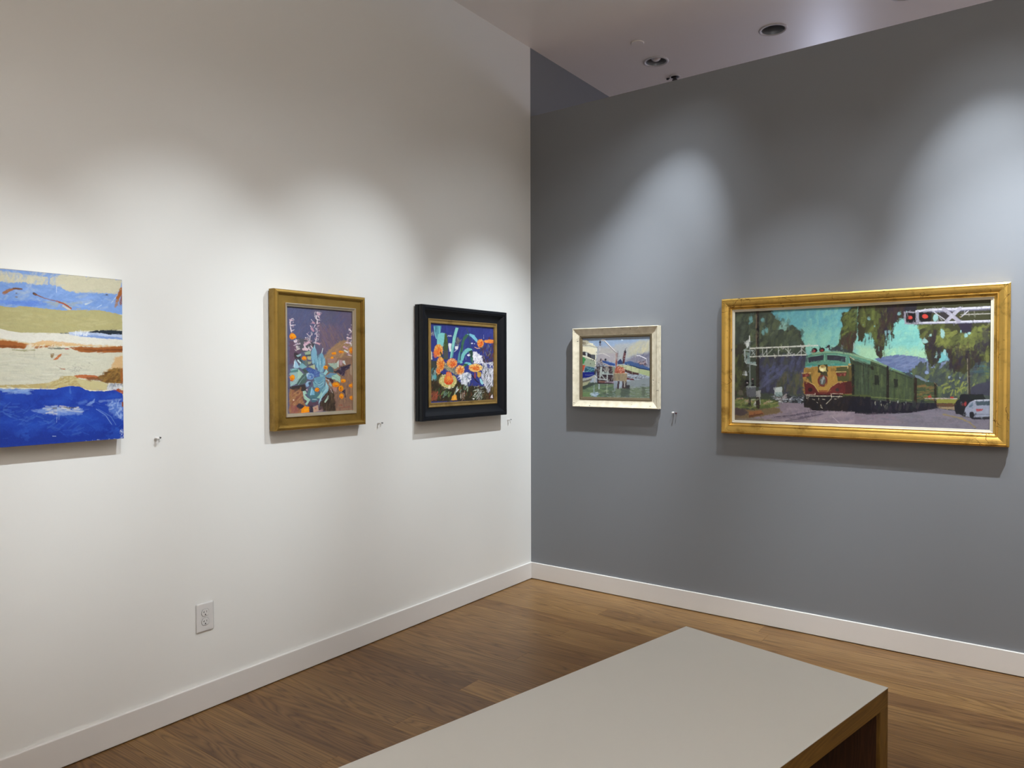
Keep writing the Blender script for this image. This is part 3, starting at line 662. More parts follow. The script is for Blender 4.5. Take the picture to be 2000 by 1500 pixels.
p.f('#93b5d3', [(520, 620), (580, 560), (650, 560), (640, 600), (590, 690), (540, 690)], 1, .8, .8); p.e('#2f3f4c', 625, 610, 28, 40, .9, 1, .8)
p.f('#6f9fb5', [(730, 480), (860, 440), (1000, 430), (1010, 560), (990, 650), (900, 740), (760, 700), (720, 600)], 1, .9, .8)
for k in range(6):
    p.st(['#8fc0cc', '#4a7c92', '#a6ccd4'][k % 3], 16, [(740+k*6, 500+k*26), (800+k*8, 590+k*18), (870, 600+k*20), (950, 520+k*26), (975, 470+k*20)], .8, .8, .4)
p.e('#86b4bd', 920, 400, 55, 55, 1, .9, .6); p.st('#6f93bb', 30, [(960, 400), (880, 360)], .8); p.f('#9fd0d3', [(960, 370), (1030, 260), (1070, 330), (1000, 410)], 1, .8, .8); p.f('#6f98b4', [(1010, 440), (1120, 350), (1290, 370), (1180, 470), (1080, 480)], 1, 1, 1); p.f('#4f6e78', [(1070, 220), (1140, 190), (1210, 260), (1200, 350), (1080, 330)], 1, 1, 1)
p.f('#a9cdb8', [(1160, 420), (1290, 380), (1370, 450), (1370, 590), (1250, 520), (1160, 500)], 1, .9, .9); p.f('#a8bfae', [(1060, 120), (1280, 110), (1300, 230), (1230, 260), (1130, 190)], .95, 1, 1); p.f('#cfd8d0', [(1280, 100), (1340, 20), (1330, 220), (1290, 200)], .9, 1, 1); p.f('#d7dcd8', [(1420, 60), (1480, 50), (1500, 160), (1440, 120)], .9, 1, 1); p.f('#c9a4ac', [(1340, 40), (1420, 40), (1420, 170), (1360, 170)], .7, 1.4, 1.4)
p.f('#33363a', [(1200, 300), (1270, 310), (1320, 350), (1250, 360)], .9, 1, 1); p.f('#453038', [(1010, 460), (1160, 500), (1210, 560), (1190, 640), (1130, 560)], .95, 1, 1); p.st('#dfe6ea', 12, [(1010, 500), (1100, 540)], .9)
p.f('#7fb0b8', [(700, 560), (760, 640), (770, 720), (720, 700)], 1, 1, 1); p.f('#547c84', [(560, 880), (620, 700), (730, 720), (870, 860), (880, 960), (740, 1060), (640, 980)], 1, .8, .8); p.f('#86bcd6', [(630, 880), (670, 690), (740, 820), (750, 890), (640, 900)], 1, .8, .6)
p.f('#6d9aa8', [(860, 760), (1000, 660), (1090, 700), (1060, 820), (940, 930), (850, 960), (880, 850)], 1, .8, .8); p.f('#93c3cf', [(1020, 560), (1080, 680), (1080, 780), (960, 880), (850, 1120), (860, 1020), (930, 850), (1000, 740)], 1, .8, .6); p.st('#b4dadf', 16, [(1020, 600), (1060, 720), (930, 880), (850, 1090)], .8)
p.f('#9fcabd', [(850, 900), (920, 800), (930, 860), (870, 970), (800, 960)], 1, .8, .8); p.f('#4b7280', [(640, 960), (800, 960), (780, 1060), (680, 1070)], 1, .9, .9); p.st('#a7c4cc', 26, [(690, 1000), (780, 1000)], .9)
p.f('#a7cdb8', [(460, 800), (520, 790), (560, 860), (500, 880), (560, 950), (640, 1000), (560, 1140), (510, 1120), (560, 1040), (480, 980)], 1, .8, 1); p.f('#b6cdbb', [(980, 1060), (1080, 900), (1080, 980), (1000, 1090)], 1, .7, .7); p.st('#5f4a5c', 26, [(870, 1080), (1050, 900)], .8); p.f('#e0c8c6', [(530, 760), (570, 740), (570, 790)], .9)
p.f('#7b5f5c', [(1090, 700), (1180, 740), (1180, 850), (1110, 820)], .8, 1, 1); p.st('#d9dacd', 10, [(1130, 740), (1180, 840)]); p.f('#9fb8b8', [(1110, 560), (1170, 660), (1150, 700), (1090, 640)], .9, .9, .9); p.f('#b7918a', [(1180, 690), (1290, 720), (1260, 820), (1190, 780)], .8, 1.2, 1.2)
p.f('#2f2d48', [(1400, 800), (1490, 750), (1500, 900), (1500, 1010), (1470, 860)], .95, .9, .9); p.f('#2b2842', [(1650, 830), (1720, 750), (1720, 900), (1660, 890)], .95, .9, .9)
for q_ in ([(700, 60), (730, 200), (800, 330)], [(790, 10), (810, 150), (850, 300)], [(880, 10), (890, 160), (900, 300)], [(960, 20), (975, 120), (940, 260)], [(930, 780), (1000, 700), (1060, 690)], [(860, 1080), (930, 950), (1030, 840)], [(350, 640), (430, 520), (540, 400)], [(170, 660), (300, 520), (390, 420)]): p.st('#b9dde2', 9, q_, .8, .6, .2, .4)
for q_ in ([(740, 30), (770, 180), (830, 330)], [(830, 10), (850, 160), (870, 300)], [(920, 20), (925, 160), (915, 290)], [(720, 500), (760, 620), (830, 700)], [(990, 560), (980, 660), (920, 740)], [(580, 880), (660, 980), (780, 1050)], [(1080, 440), (1180, 420), (1280, 380)], [(1170, 430), (1280, 470), (1360, 560)]): p.st('#3f6a80', 10, q_, .75, .6, .2, .4)
for q_ in ([(540, 600), (580, 570), (640, 570)], [(640, 900), (680, 720), (700, 700)], [(470, 810), (500, 900), (600, 1000)], [(260, 60), (250, 200)]): p.st('#d8ecf0', 9, q_, .8, .6, .2, .4)
for q in ((1010, 220, 55, 48), (1270, 640, 80, 62), (1440, 545, 62, 48), (1385, 735, 58, 75), (1650, 665, 70, 48), (1685, 650, 38, 100), (1400, 915, 52, 62), (1665, 960, 66, 50), (205, 470, 62, 70), (805, 765, 56, 50)): poppy(*q)
p.st('#b8370f', 26, [(160, 540), (200, 550)]); p.e('#8a5a08', 1380, 725, 16, 18); p.e('#a87a08', 1010, 225, 26, 14); p.e('#8a4a10', 830, 760, 14, 10)
p.f(OR, [(420, 1300), (430, 1230), (510, 1160), (610, 1180), (615, 1310), (420, 1330)], 1, .8, .9); p.f(OY, [(480, 1240), (590, 1200), (600, 1260), (500, 1290)], .7, 2, 1)
p.st('#a04438', 18, [(1340, 1140), (1420, 1140)], .6); p.st('#a04438', 14, [(1380, 1210), (1500, 1190), (1620, 1180)], .6); p.e('#f0d8cc', 232, 1015, 18, 18, .9)
p.smear(900, 4.5, 1.7, 70, 60, .10, .5)
p.finish(.08, G_GOLD, 1.0, 1.05)
p.build('canvas', o, M_oil, -1.840, 1.500)

# ------------------------------------------------------------------ 3: black framed pincushions
o = wall_thing('framed_painting', 'L', -.755, 1.493, 'black framed painting of orange pincushion flowers against deep blue, beside the corner', 'painting')
W, H = .796, .662
prof = [(0, .001), (0, .026), (.003, .026), (.003, .030), (.0, .033), (.0, .052)]+arc((.0, .052), (.010, .058), .0025)+[(.010, .058), (.018, .058), (.020, .053), (.026, .053)]+arc((.026, .053), (.074, .030), -.006, 8)+[(.074, .030), (.077, .030)]
obj('frame', frame_mesh(W, H, prof), M_black, o)
prof = [(.0755, .027), (.0755, .034), (.080, .0345), (.083, .0315), (.090, .0300), (.094, .0315), (.100, .0310), (.1015, .023)]
obj('liner', frame_mesh(W, H, prof), M_gold_liner, o)['label'] = 'slim gold liner'
p = Canvas('L', -1.061, -.449, 1.256, 1.730, .0235, 400, 310, '#39428a', 7)
p.c(832, 625, 14.286)
p.d(['#323c86', '#424b98', '#3a4594', '#4a559e', '#2d3880'], 200, [(120, 150), (1880, 290), (1880, 1200), (120, 1200)], 150, 40, 80, 30, .5)
TL_, TM, TD = '#86cdc9', '#5c9fa8', '#3f6f62'
p.f('#5fa0b0', [(215, 160), (420, 170), (400, 370), (300, 560), (230, 400)], 1, .6, .5); p.st('#8fd0d0', 18, [(215, 170), (240, 380), (280, 520)]); p.st('#3f7f8c', 26, [(275, 180), (265, 330)]); p.st('#7fc6c8', 30, [(360, 180), (370, 370)])
p.f(TL_, [(330, 400), (420, 360), (520, 370), (520, 460), (500, 600), (460, 760), (300, 760), (300, 560)], 1, .6, .5)
p.f('#4b6038', [(520, 370), (560, 380), (600, 560), (610, 760), (600, 1100), (480, 1100), (480, 700)], 1, .6, .6); p.f('#5c5560', [(500, 850), (610, 840), (620, 1080), (490, 1080)], .7, 2, 1.5); p.st('#6f7f3c', 20, [(545, 380), (560, 600)], .7)
p.f('#e8e8ec', [(615, 650), (700, 660), (690, 890), (640, 890)], 1, 1, 1.4); p.f('#e8e6ec', [(790, 740), (900, 730), (880, 820), (800, 820)], 1, 1, 1.4); p.st('#cfd0dc', 16, [(780, 890), (850, 830)]); p.d(['#e6e4ea', '#b6b6c8'], 12, [(600, 420), (700, 430), (700, 470), (600, 450)], 40, 12, 10, 50, .8)
p.f('#6f6a5c', [(830, 500), (900, 480), (960, 600), (900, 700), (820, 660)], .8, 2, 1.5); p.d(['#8a8f88', '#574a5c', '#b4bcc0', '#3c3458'], 26, [(820, 480), (980, 560), (920, 740), (800, 700)], 60, 16, 60, 60, .7)
p.f('#8ed0c6', [(820, 215), (900, 225), (850, 400), (800, 620), (740, 900), (700, 1060), (660, 1060), (700, 800), (740, 500)], 1, .6, .5); p.f('#5f9fa8', [(800, 620), (830, 480), (780, 800), (740, 1050), (700, 1050), (740, 850)], 1, .6, .5)
p.f('#44705c', [(1100, 400), (1200, 390), (1150, 480), (1080, 560), (1040, 700), (1010, 900), (960, 900), (980, 640), (1030, 490)], 1, .6, .5); p.f('#7fc0d4', [(1130, 400), (1230, 385), (1330, 420), (1430, 550), (1420, 640), (1300, 520), (1200, 430)], 1, .6, .5); p.st('#3c5a6a', 26, [(1120, 240), (1180, 380), (1220, 600), (1240, 780)], .8, 1, .6)
p.f('#5f98a4', [(960, 770), (980, 820), (950, 1000), (920, 1200), (860, 1200), (900, 950)], 1, .6, .5); p.st('#2f5a4c', 20, [(985, 700), (960, 900), (940, 1150)])
p.f('#7cc4c2', [(940, 1210), (980, 960), (1060, 840), (1160, 780), (1280, 810), (1280, 850), (1180, 880), (1080, 980), (1000, 1210)], 1, .6, .5); p.f('#2f5244', [(1180, 880), (1260, 840), (1300, 900), (1300, 1100), (1230, 1080)], 1, .6, .6); p.f('#3f7562', [(1240, 1040), (1310, 1060), (1290, 1210), (1220, 1210)], 1, .8, .6)
p.d(['#4a4636', '#5f4438', '#3a4238', '#77483c', '#8a8f88', '#53304a'], 130, [(1500, 760), (1880, 660), (1880, 1214), (1600, 1214)], 90, 18, 80, 35, .8)
p.d(['#3a458c', '#4a2c3c'], 20, [(1700, 560), (1880, 500), (1880, 900), (1700, 900)], 80, 26, 80, 30, .5)
p.f('#e6e3ea', [(1300, 890), (1400, 880), (1450, 960), (1540, 1000), (1580, 1150), (1600, 1214), (1310, 1214)], 1, 1.5, 2); p.d(['#ffffff', '#c9c8d6', '#9ea2b8', '#f2f0f4'], 50, [(1310, 900), (1440, 950), (1560, 1050), (1560, 1210), (1320, 1210)], 70, 20, 50, 50, .8)
p.e('#f0eef2', 1180, 985, 40, 26, 1, 1, 1.5); p.st('#9aa0c4', 12, [(1105, 1020), (1105, 1100)]); p.e('#dfe0ec', 1270, 655, 26, 20, .9, .8, 1); p.e('#c4c8e0', 1345, 665, 14, 14, .8); p.st('#b9bcd8', 10, [(1600, 420), (1600, 520)], .8)
p.d(['#b6b29a', '#8a8a7a', '#d8d4b8'], 14, [(130, 280), (200, 300), (220, 470), (130, 400)], 70, 12, 50, 50, .7)
p.f('#dcd8c8', [(130, 860), (160, 900), (170, 1100), (130, 1110)], .95, 1, 1)
def pin(x, y, rx, ry, up=1, outer='#e8a03c', core='#e05a14', pale='#f0d890', sep=0):
    p.e(outer, x, y, rx, ry, 1, .9, 1.6)
    n = int(10+rx*ry/420)
    for _ in range(n*2):
        th = p.rs.uniform(0, 2*math.pi); r0, r1 = p.rs.uniform(.2, .6), p.rs.uniform(.85, 1.12)
        p.st([pale, outer, '#f2b24a', '#d8702a'][p.rs.randint(4)], 9, [(x+rx*r0*math.cos(th), y+ry*r0*math.sin(th)), (x+rx*r1*math.cos(th), y+ry*r1*math.sin(th))], .85, .6, .2)
    p.e(core, x+rx*.1, y+ry*.15*up, rx*.58, ry*.55, .9, 1, 1.2)
    for _ in range(n):
        th = p.rs.uniform(0, 2*math.pi); r0, r1 = p.rs.uniform(0, .3), p.rs.uniform(.35, .7)
        p.st(['#f39a3a', '#c83c10', '#f0b45c', '#e86a1c'][p.rs.randint(4)], 8, [(x+rx*r0*math.cos(th), y+ry*r0*math.sin(th)), (x+rx*r1*math.cos(th), y+ry*r1*math.sin(th))], .85, .6, .2)
pin(345, 850, 120, 170); p.st('#3a4a34', 40, [(400, 900), (460, 1060)], .9, 1, 1); p.e('#e8742a', 270, 950, 70, 110, .7, 2, 2)
pin(1510, 650, 90, 110, 1, '#e8902f', '#dc4f14', '#f0b860'); p.st('#e8b8a0', 22, [(1350, 760), (1420, 795), (1490, 790)], .9)
pin(1760, 600, 140, 50, 1, '#e88a28', '#e06a18', '#f4b44a')
p.d(['#6a3a3c', '#4a2c3a'], 10, [(1700, 480), (1800, 480), (1800, 540), (1700, 540)], 60, 10, 80, 30, .7)
p.c(832, 705, 14.286)
p.f('#3b3423', [(120, 60), (300, 300), (900, 560), (1200, 700), (1880, 700), (1880, 1110), (120, 1130)], 1, 3, 3); p.f('#4a4a38', [(120, -20), (300, 0), (420, 500), (120, 560)], .9, 3, 3)
p.d(['#54603a', '#2c2a20', '#6a4430', '#3f4f38', '#73603c', '#8a5038', '#241f18'], 170, [(130, 300), (900, 620), (1880, 640), (1880, 1080), (130, 1100)], 110, 22, 78, 30, .8)
p.f('#7e4a34', [(130, 830), (330, 860), (330, 1090), (140, 1100)], .7, 4, 3); p.d(['#a8583c', '#b4604a', '#5a3424'], 26, [(140, 840), (320, 880), (320, 1080), (140, 1090)], 90, 22, 70, 30, .7)
p.d(['#5f9aa4', '#4a7a84', '#9ab4b0', '#2c3834'], 26, [(130, 200), (290, 200), (290, 520), (130, 480)], 90, 26, 85, 30, .8); p.e('#5fa8ac', 240, 440, 40, 60, .9, 1, 1.2)
p.d(['#6f9a5c', '#3f6a44', '#93b4a0'], 24, [(320, 760), (700, 780), (1200, 640), (1100, 1000), (400, 980)], 130, 26, 70, 22, .8)
p.f('#384290', [(990, -10), (1350, -10), (1300, 100), (1200, 330), (1080, 330), (1060, 140)], 1, 1, 1); p.f('#364088', [(1690, 100), (1850, 120), (1850, 220), (1700, 210)], .9, 2, 1.5)
p.f('#70c0bc', [(940, 80), (1000, -10), (920, -10)], 1, .7, .5); p.f('#7cc6cc', [(1040, 60), (1130, 30), (1230, 50), (1290, 120), (1200, 130), (1120, 80)], 1, .7, .6); p.f('#3f6a40', [(1000, 160), (1060, 80), (1170, 80), (1100, 150), (1030, 180)], 1, .8, .7); p.f('#3f7562', [(1220, -10), (1320, -10), (1290, 80)], 1, .8, .6)
p.f('#dedfe6', [(900, 420), (1000, 350), (1160, 320), (1270, 400), (1240, 520), (1180, 700), (1060, 650), (980, 640), (960, 520)], 1, 1.6, 2.2); p.d(['#ffffff', '#aab0c6', '#8a94a4', '#eceaf0', '#6f8a84'], 70, [(900, 420), (1160, 340), (1250, 420), (1170, 680), (980, 620)], 90, 18, 60, 40, .8); p.st('#2f4a80', 44, [(1160, 460), (1200, 500)], .7, 2, 1)
p.f('#cfced8', [(1560, 80), (1860, 20), (1880, 300), (1860, 650), (1740, 880), (1650, 700), (1540, 500)], .95, 2, 3); p.d(['#f4f2f6', '#3c443c', '#8a8e9a', '#5a5f58', '#e0dfe8', '#2f332c'], 150, [(1550, 100), (1860, 40), (1870, 640), (1720, 880), (1600, 640)], 110, 15, 78, 30, .85); p.f('#3b468f', [(1680, 90), (1750, 80), (1790, 200), (1720, 210)], .9, 1, 1); p.f('#3b468f', [(1800, 120), (1860, 130), (1860, 220), (1810, 190)], .9, 1, 1)
for k in range(6): p.st('#efeff2', 12, [(1590, 330+k*46), (1660, 400+k*46)], .8); p.st('#23281f', 12, [(1600, 350+k*46), (1650, 410+k*46)], .8)
p.d(['#dfe2dc', '#7f8f6a', '#2a2a20', '#a8b0a0'], 60, [(1350, 700), (1600, 700), (1560, 1040), (1340, 1030)], 90, 12, 20, 50, .8); p.d(['#dcdcd8', '#2a3a28', '#5a6f58'], 26, [(1360, 860), (1540, 870), (1520, 1030), (1360, 1030)], 150, 14, 50, 22, .85)
p.d(['#6a5c34', '#8a7a48', '#3a2c1e', '#7a3a2c'], 40, [(1560, 800), (1880, 700), (1880, 1060), (1560, 1060)], 120, 14, 82, 14, .8)
p.f('#9fd4dc', [(1480, 490), (1530, 500), (1590, 600), (1570, 680), (1510, 600)], 1, .8, .6); p.f('#c9a23e', [(1420, 300), (1530, 310), (1520, 420), (1470, 480), (1420, 420)], 1, .9, .8); p.st('#a85040', 44, [(1360, 330), (1360, 470)], .8, 1.4, 1); p.st('#2a2226', 30, [(1270, 400), (1400, 560), (1450, 600)], .9, 1, 1); p.f('#2c3a66', [(1150, 600), (1200, 590), (1190, 710), (1140, 700)], .9, 1, 1)
p.f('#b9bcc0', [(820, 780), (880, 690), (870, 760), (900, 800), (840, 870)], .9, 1, 1.2); p.st('#e8e6e2', 20, [(830, 870), (900, 790)]); p.st('#c8c6c0', 14, [(1140, 600), (1140, 740)]); p.f('#e4d6da', [(1790, 1030), (1800, 980), (1850, 920), (1860, 1040)], .95, 1, 1); p.e('#f2f0e8', 1320, 1055, 20, 16, 1)
p.f('#8f8a74', [(500, 50), (640, 60), (800, 130), (860, 400), (640, 290), (500, 200)], .85, 2, 2.5); p.d(['#c9c69a', '#5c5f3a', '#e2d8a4', '#8a9468'], 60, [(500, 40), (700, 160), (840, 380), (600, 260), (520, 220)], 44, 12, 40, 60, .85)
pin(400, 90, 105, 190, 1, '#e0862c', '#dc7a1c'); pin(335, 280, 60, 90, 1, '#d8702a', '#d0501c')
pin(720, 60, 140, 130, 1, '#e89048', '#e24a10', '#f4d8b0'); pin(940, 250, 120, 130, 1, '#e8b070', '#e06a20', '#f2e0a8'); pin(1370, 190, 180, 110, 1, '#ecc070', '#dc6a1c', '#f2e49a')
p.e('#c8bb70', 610, 560, 245, 190, 1, 1.4, 2.6); p.d(['#f2e8b8', '#e8d27c', '#a8a868', '#f4efcc', '#7c8450'], 130, [(370, 480), (420, 380), (820, 480), (850, 620), (760, 740), (600, 770), (430, 680)], 36, 12, 50, 80, .9)
p.f('#e4702a', [(560, 320), (630, 290), (690, 320), (740, 460), (760, 560), (700, 650), (580, 660), (500, 600), (490, 500), (540, 420)], 1, 1, 1); p.f('#df4a12', [(500, 520), (560, 560), (700, 570), (760, 540), (700, 650), (580, 660), (510, 600)], .9, 2, 1.2)
for k in range(9): p.st(['#f2a068', '#c8401a', '#f7c090'][k % 3], 9, [(570+k*15, 320+abs(k-4)*8), (540+k*22, 500)], .8)
p.e('#f0a834', 620, 480, 55, 60, .8, 2, 1.4); p.d(['#f0c070', '#e2601c'], 26, [(520, 480), (740, 480), (700, 620), (560, 620)], 40, 9, 60, 80, .8)
p.d(['#f6f0e0', '#efe0b8'], 22, [(470, 700), (700, 700), (670, 780), (520, 770)], 30, 12, 50, 80, .95)
p.f('#e8a030', [(690, 1100), (720, 990), (780, 930), (840, 950), (860, 1090)], 1, .9, .9); p.f('#f0b848', [(750, 1090), (790, 960), (830, 1000), (820, 1090)], .8, 1.5, 1); p.st('#e8d8b4', 12, [(795, 870), (795, 950)], .9)
p.d(['#b8907c', '#d8ccc0', '#7c3a2c'], 16, [(930, 880), (1120, 860), (1100, 1080), (940, 1070)], 80, 14, 80, 25, .8)
p.smear(700, 3.5, 1.4, 80, 70, .12, .5)
p.finish(.08, G_BLACK, .95, 1.12)
p.build('canvas', o, M_oil, -.755, 1.493)

# ------------------------------------------------------------------ 4: harbour in distressed cream frame
o = wall_thing('framed_painting', 'G', .670, 1.4665, 'small harbour painting in a chipped cream frame on the grey wall', 'painting')
W, H = .613, .513
prof = [(0, .001), (0, .012), (.003, .013), (.003, .022), (0, .024), (0, .040), (.003, .043), (.006, .042)]+arc((.006, .042), (.046, .026), -.002, 5)+[(.046, .026), (.049, .0265)]
obj('frame', frame_mesh(W, H, prof), M_distress, o)
prof = [(.0480, .024), (.0480, .0285), (.052, .0290), (.055, .0265), (.063, .0245), (.0655, .0225), (.066, .018)]
obj('liner', frame_mesh(W, H, prof), M_bronze, o)['label'] = 'beaded dark bronze liner'
# bead row on the liner
bm = bmesh.new()
def beads(x0, z0, x1, z1, n):
    for i in range(n):
        t_ = (i+.5)/n; x, z = x0+(x1-x0)*t_, z0+(z1-z0)*t_
        bmesh.ops.create_icosphere(bm, subdivisions=1, radius=.0024, matrix=Matrix.Translation((x, -.0272, z)))
bw, bh = W/2-.0560, H/2-.0560
for a in ((-bw, -bh, bw, -bh, 84), (-bw, bh, bw, bh, 84), (-bw, -bh, -bw, bh, 68), (bw, -bh, bw, bh, 68)): beads(*a)
obj('bead_trim', bm, mat('bead_bronze', (.30, .25, .16), .4, .5), o)
p = Canvas('G', .424, .920, 1.262, 1.662, .0190, 330, 270, '#9fabb8', 9)
p.c(1134, 655, 11.54)
p.f('#93a9c6', [(40, 70), (831, 50), (831, 300), (40, 320)], 1, 8, 3); p.f('#b4aea8', [(380, 260), (831, 250), (831, 620), (380, 620)], .9, 12, 3); p.f('#a49ca8', [(380, 400), (780, 420), (780, 580), (380, 560)], .6, 8, 3)
p.f('#5d6f5c', [(40, 1060), (831, 1060), (831, 1410), (40, 1410)]); p.f('#6f8560', [(40, 1130), (560, 1130), (560, 1300), (40, 1300)], .5, 8, 3)
p.d(['#56784c', '#7a9466', '#3e4f42', '#8a9a6c', '#4a5f50'], 90, [(40, 1150), (831, 1100), (831, 1400), (40, 1400)], 90, 22, 0, 15, .6)
p.f('#6f8f56', [(40, 1290), (280, 1290), (280, 1400), (40, 1400)], .6, 4, 2); p.d(['#a9c0dc', '#8faac6', '#c9dbe8'], 26, [(260, 1280), (390, 1280), (390, 1400), (260, 1400)], 70, 22, 5, 20, .7)
p.st('#9fb0b8', 22, [(305, 1130), (300, 1280)], .6); p.st('#b4c4cc', 30, [(415, 1110), (415, 1200)], .7); p.st('#a8b89c', 18, [(597, 1100), (590, 1290)], .7); p.f('#39423f', [(40, 1150), (300, 1060), (380, 1080), (120, 1200), (40, 1230)], .9, 3, 2)
p.d(['#23252a', '#8f9aa8', '#5a4a3a', '#c9d0d4'], 30, [(380, 1230), (831, 1230), (831, 1390), (500, 1390)], 50, 12, 0, 12, .5)
# boat
p.f('#d9d6c0', [(40, 110), (130, 105), (180, 140), (190, 180), (280, 200), (360, 260), (375, 300), (375, 430), (340, 440), (335, 700), (40, 660)], 1, .8, .8)
p.f('#7d7362', [(45, 140), (120, 145), (125, 200), (60, 220), (45, 200)], .9, 1, 1); p.f('#a59c80', [(80, 130), (190, 120), (180, 180), (100, 240)], .6, 2, 1); p.st('#5a5350', 14, [(50, 240), (200, 235), (380, 280)], .6); p.st('#efe8c8', 30, [(190, 180), (270, 200)])
p.f('#ece3c4', [(45, 250), (250, 280), (375, 300), (375, 400), (230, 410), (150, 370), (45, 350)], 1, .7, .6); p.e('#3c3c48', 352, 382, 20, 14)
p.f('#35323a', [(45, 370), (120, 375), (160, 390), (230, 430), (335, 440), (325, 560), (230, 520), (130, 460), (45, 450)], 1, .7, .7); p.f('#c9cfcf', [(110, 385), (155, 395), (150, 470), (125, 460)], .9); p.f('#595c62', [(230, 440), (330, 450), (325, 550), (240, 510)], .9, 1, .8)
p.st('#e6e2c8', 16, [(45, 460), (200, 510), (330, 570)]); p.f('#9aa68e', [(45, 480), (200, 530), (330, 590), (320, 720), (110, 690), (50, 670)], 1, .7, .6); p.f('#2f8a4a', [(40, 490), (90, 500), (120, 550), (70, 640), (40, 650)], 1, .7, .6); p.f('#c04f2c', [(40, 670), (110, 675), (60, 815), (40, 815)], 1, .7, .6)
p.e('#22222a', 240, 552, 14, 9); p.e('#22222a', 290, 566, 16, 9); p.e('#2a2c30', 224, 636, 10, 14); p.st('#e6e3d0', 24, [(345, 290), (340, 700)], .95); p.st('#e8e2c6', 22, [(240, 420), (375, 425)])
p.f('#27586c', [(110, 690), (320, 735), (310, 830), (80, 830)], 1, .8, .8); p.d(['#4a90a4', '#1f4258', '#7fb0b8'], 24, [(110, 710), (310, 750), (300, 830), (110, 820)], 50, 14, 10, 30, .7)
p.f('#0f1f7c', [(45, 830), (310, 825), (330, 880), (200, 950), (45, 980)], 1, .8, .8); p.st('#8f9ac4', 8, [(100, 890), (190, 895), (280, 880)], .7); p.f('#a4a8a0', [(45, 970), (200, 945), (330, 890), (345, 930), (200, 1000), (45, 1040)], 1, .8, .6); p.f('#6a655a', [(45, 1030), (260, 970), (200, 1060), (45, 1080)], 1, 1, 1); p.f('#a8a884', [(45, 1070), (220, 1020), (150, 1110), (45, 1145)], 1, .9, .8); p.f('#2a2a2e', [(330, 740), (360, 760), (340, 900), (300, 860)], .95, .9, .8); p.st('#b8b4ac', 30, [(320, 960), (318, 1060)], .9); p.st('#efe9e0', 16, [(330, 920), (420, 980), (580, 1000)], .8)
# dock clutter
p.f('#3a2c34', [(350, 700), (720, 700), (740, 1080), (380, 1080)], 1, 1.5, 1.5); p.d(['#6a5a54', '#28222c', '#8f8a88', '#4a3a38'], 60, [(350, 560), (720, 640), (720, 1040), (380, 1040)], 60, 18, 30, 60, .7)
p.d(['#8a6f70', '#2c2c38', '#5c4c54', '#b09c98', '#3c3c50'], 50, [(350, 540), (560, 530), (620, 700), (350, 700)], 44, 16, 30, 60, .8); p.e('#262a3a', 560, 545, 22, 22)
p.f('#2c4c8c', [(480, 560), (600, 590), (780, 640), (780, 690), (650, 670), (500, 610)], 1, .8, .7); p.st('#5f86c4', 18, [(600, 590), (770, 640)], .8); p.st('#c9a58c', 20, [(560, 650), (640, 690), (720, 700)], .8)
p.f('#a4aca8', [(440, 710), (490, 710), (480, 900), (440, 960), (420, 960)], 1, .8, .8); p.f('#9aa8a4', [(470, 820), (620, 800), (640, 860), (480, 880)], 1, .8, .8); p.st('#aeb6b4', 24, [(600, 870), (600, 1030)]); p.st('#a4aaa8', 20, [(480, 900), (560, 1010)]); p.st('#a9b2b0', 20, [(500, 870), (731, 880)]); p.st('#b4b8b8', 24, [(400, 980), (590, 1000)]); p.e('#9f9a94', 590, 770, 55, 60, .8, 1.5, 1.5); p.d(['#2c2630', '#c9ccc8'], 14, [(490, 720), (640, 720), (640, 850), (500, 850)], 40, 14, 45, 60, .8)
p.st('#8a5f50', 26, [(420, 1045), (560, 1050)]); p.st('#9a8a98', 22, [(560, 1050), (740, 1055)]); p.st('#3a2430', 22, [(400, 1080), (740, 1080)]); p.f('#7f8a70', [(720, 700), (780, 710), (760, 880), (725, 860)], .9, 1.2, 1)
p.f('#857a68', [(735, 860), (831, 860), (831, 1020), (735, 1030)], 1, .8, .6); p.st('#b8a48a', 16, [(735, 850), (831, 850)]); p.f('#8e98a8', [(740, 1030), (831, 1030), (831, 1240), (760, 1240)], .8, 2, 1.5)
# lamp posts
p.st('#e6e3e2', 34, [(480, 110), (530, 112), (600, 180), (700, 290), (805, 385)], 1, .7, .4, .75); p.st('#4a3c40', 12, [(470, 125), (535, 130), (640, 240), (795, 395)], .85); p.e('#33303c', 440, 150, 22, 36); p.e('#5c5258', 438, 215, 14, 26); p.st('#cfccd0', 14, [(436, 240), (432, 340)], .7); p.st('#9a5a48', 26, [(800, 390), (800, 700)]); p.st('#d8d2cc', 14, [(400, 420), (500, 405), (600, 450), (660, 480)], .9)
p.f('#a0523c', [(770, 760), (831, 700), (831, 850), (770, 850)], .9, 1.5, 1.5)
p.c(1202, 655, 11.54)
p.f('#8fa8c8', [(0, 60), (790, 40), (790, 130), (500, 170), (0, 200)], .8, 6, 3); p.f('#bdb8a0', [(400, 180), (560, 120), (790, 110), (790, 400), (500, 400), (250, 520), (250, 300)], .9, 10, 4); p.f('#aeb0b0', [(0, 200), (300, 180), (300, 500), (0, 560)], .8, 10, 4)
p.f('#7f7d8c', [(230, 560), (420, 460), (560, 400), (790, 390), (790, 740), (250, 640)], .95, 9, 4); p.d(['#c8bf98', '#b4b49c', '#d0c9a6', '#a8acb0'], 50, [(300, 200), (790, 130), (790, 330), (400, 430)], 110, 36, 70, 30, .4); p.d(['#77758c', '#8f8a98', '#6a6a84'], 40, [(400, 460), (790, 400), (790, 720), (300, 600)], 90, 30, 60, 30, .45)
p.e('#cfe4f4', 145, 105, 22, 14, .9, 1.4, 1)
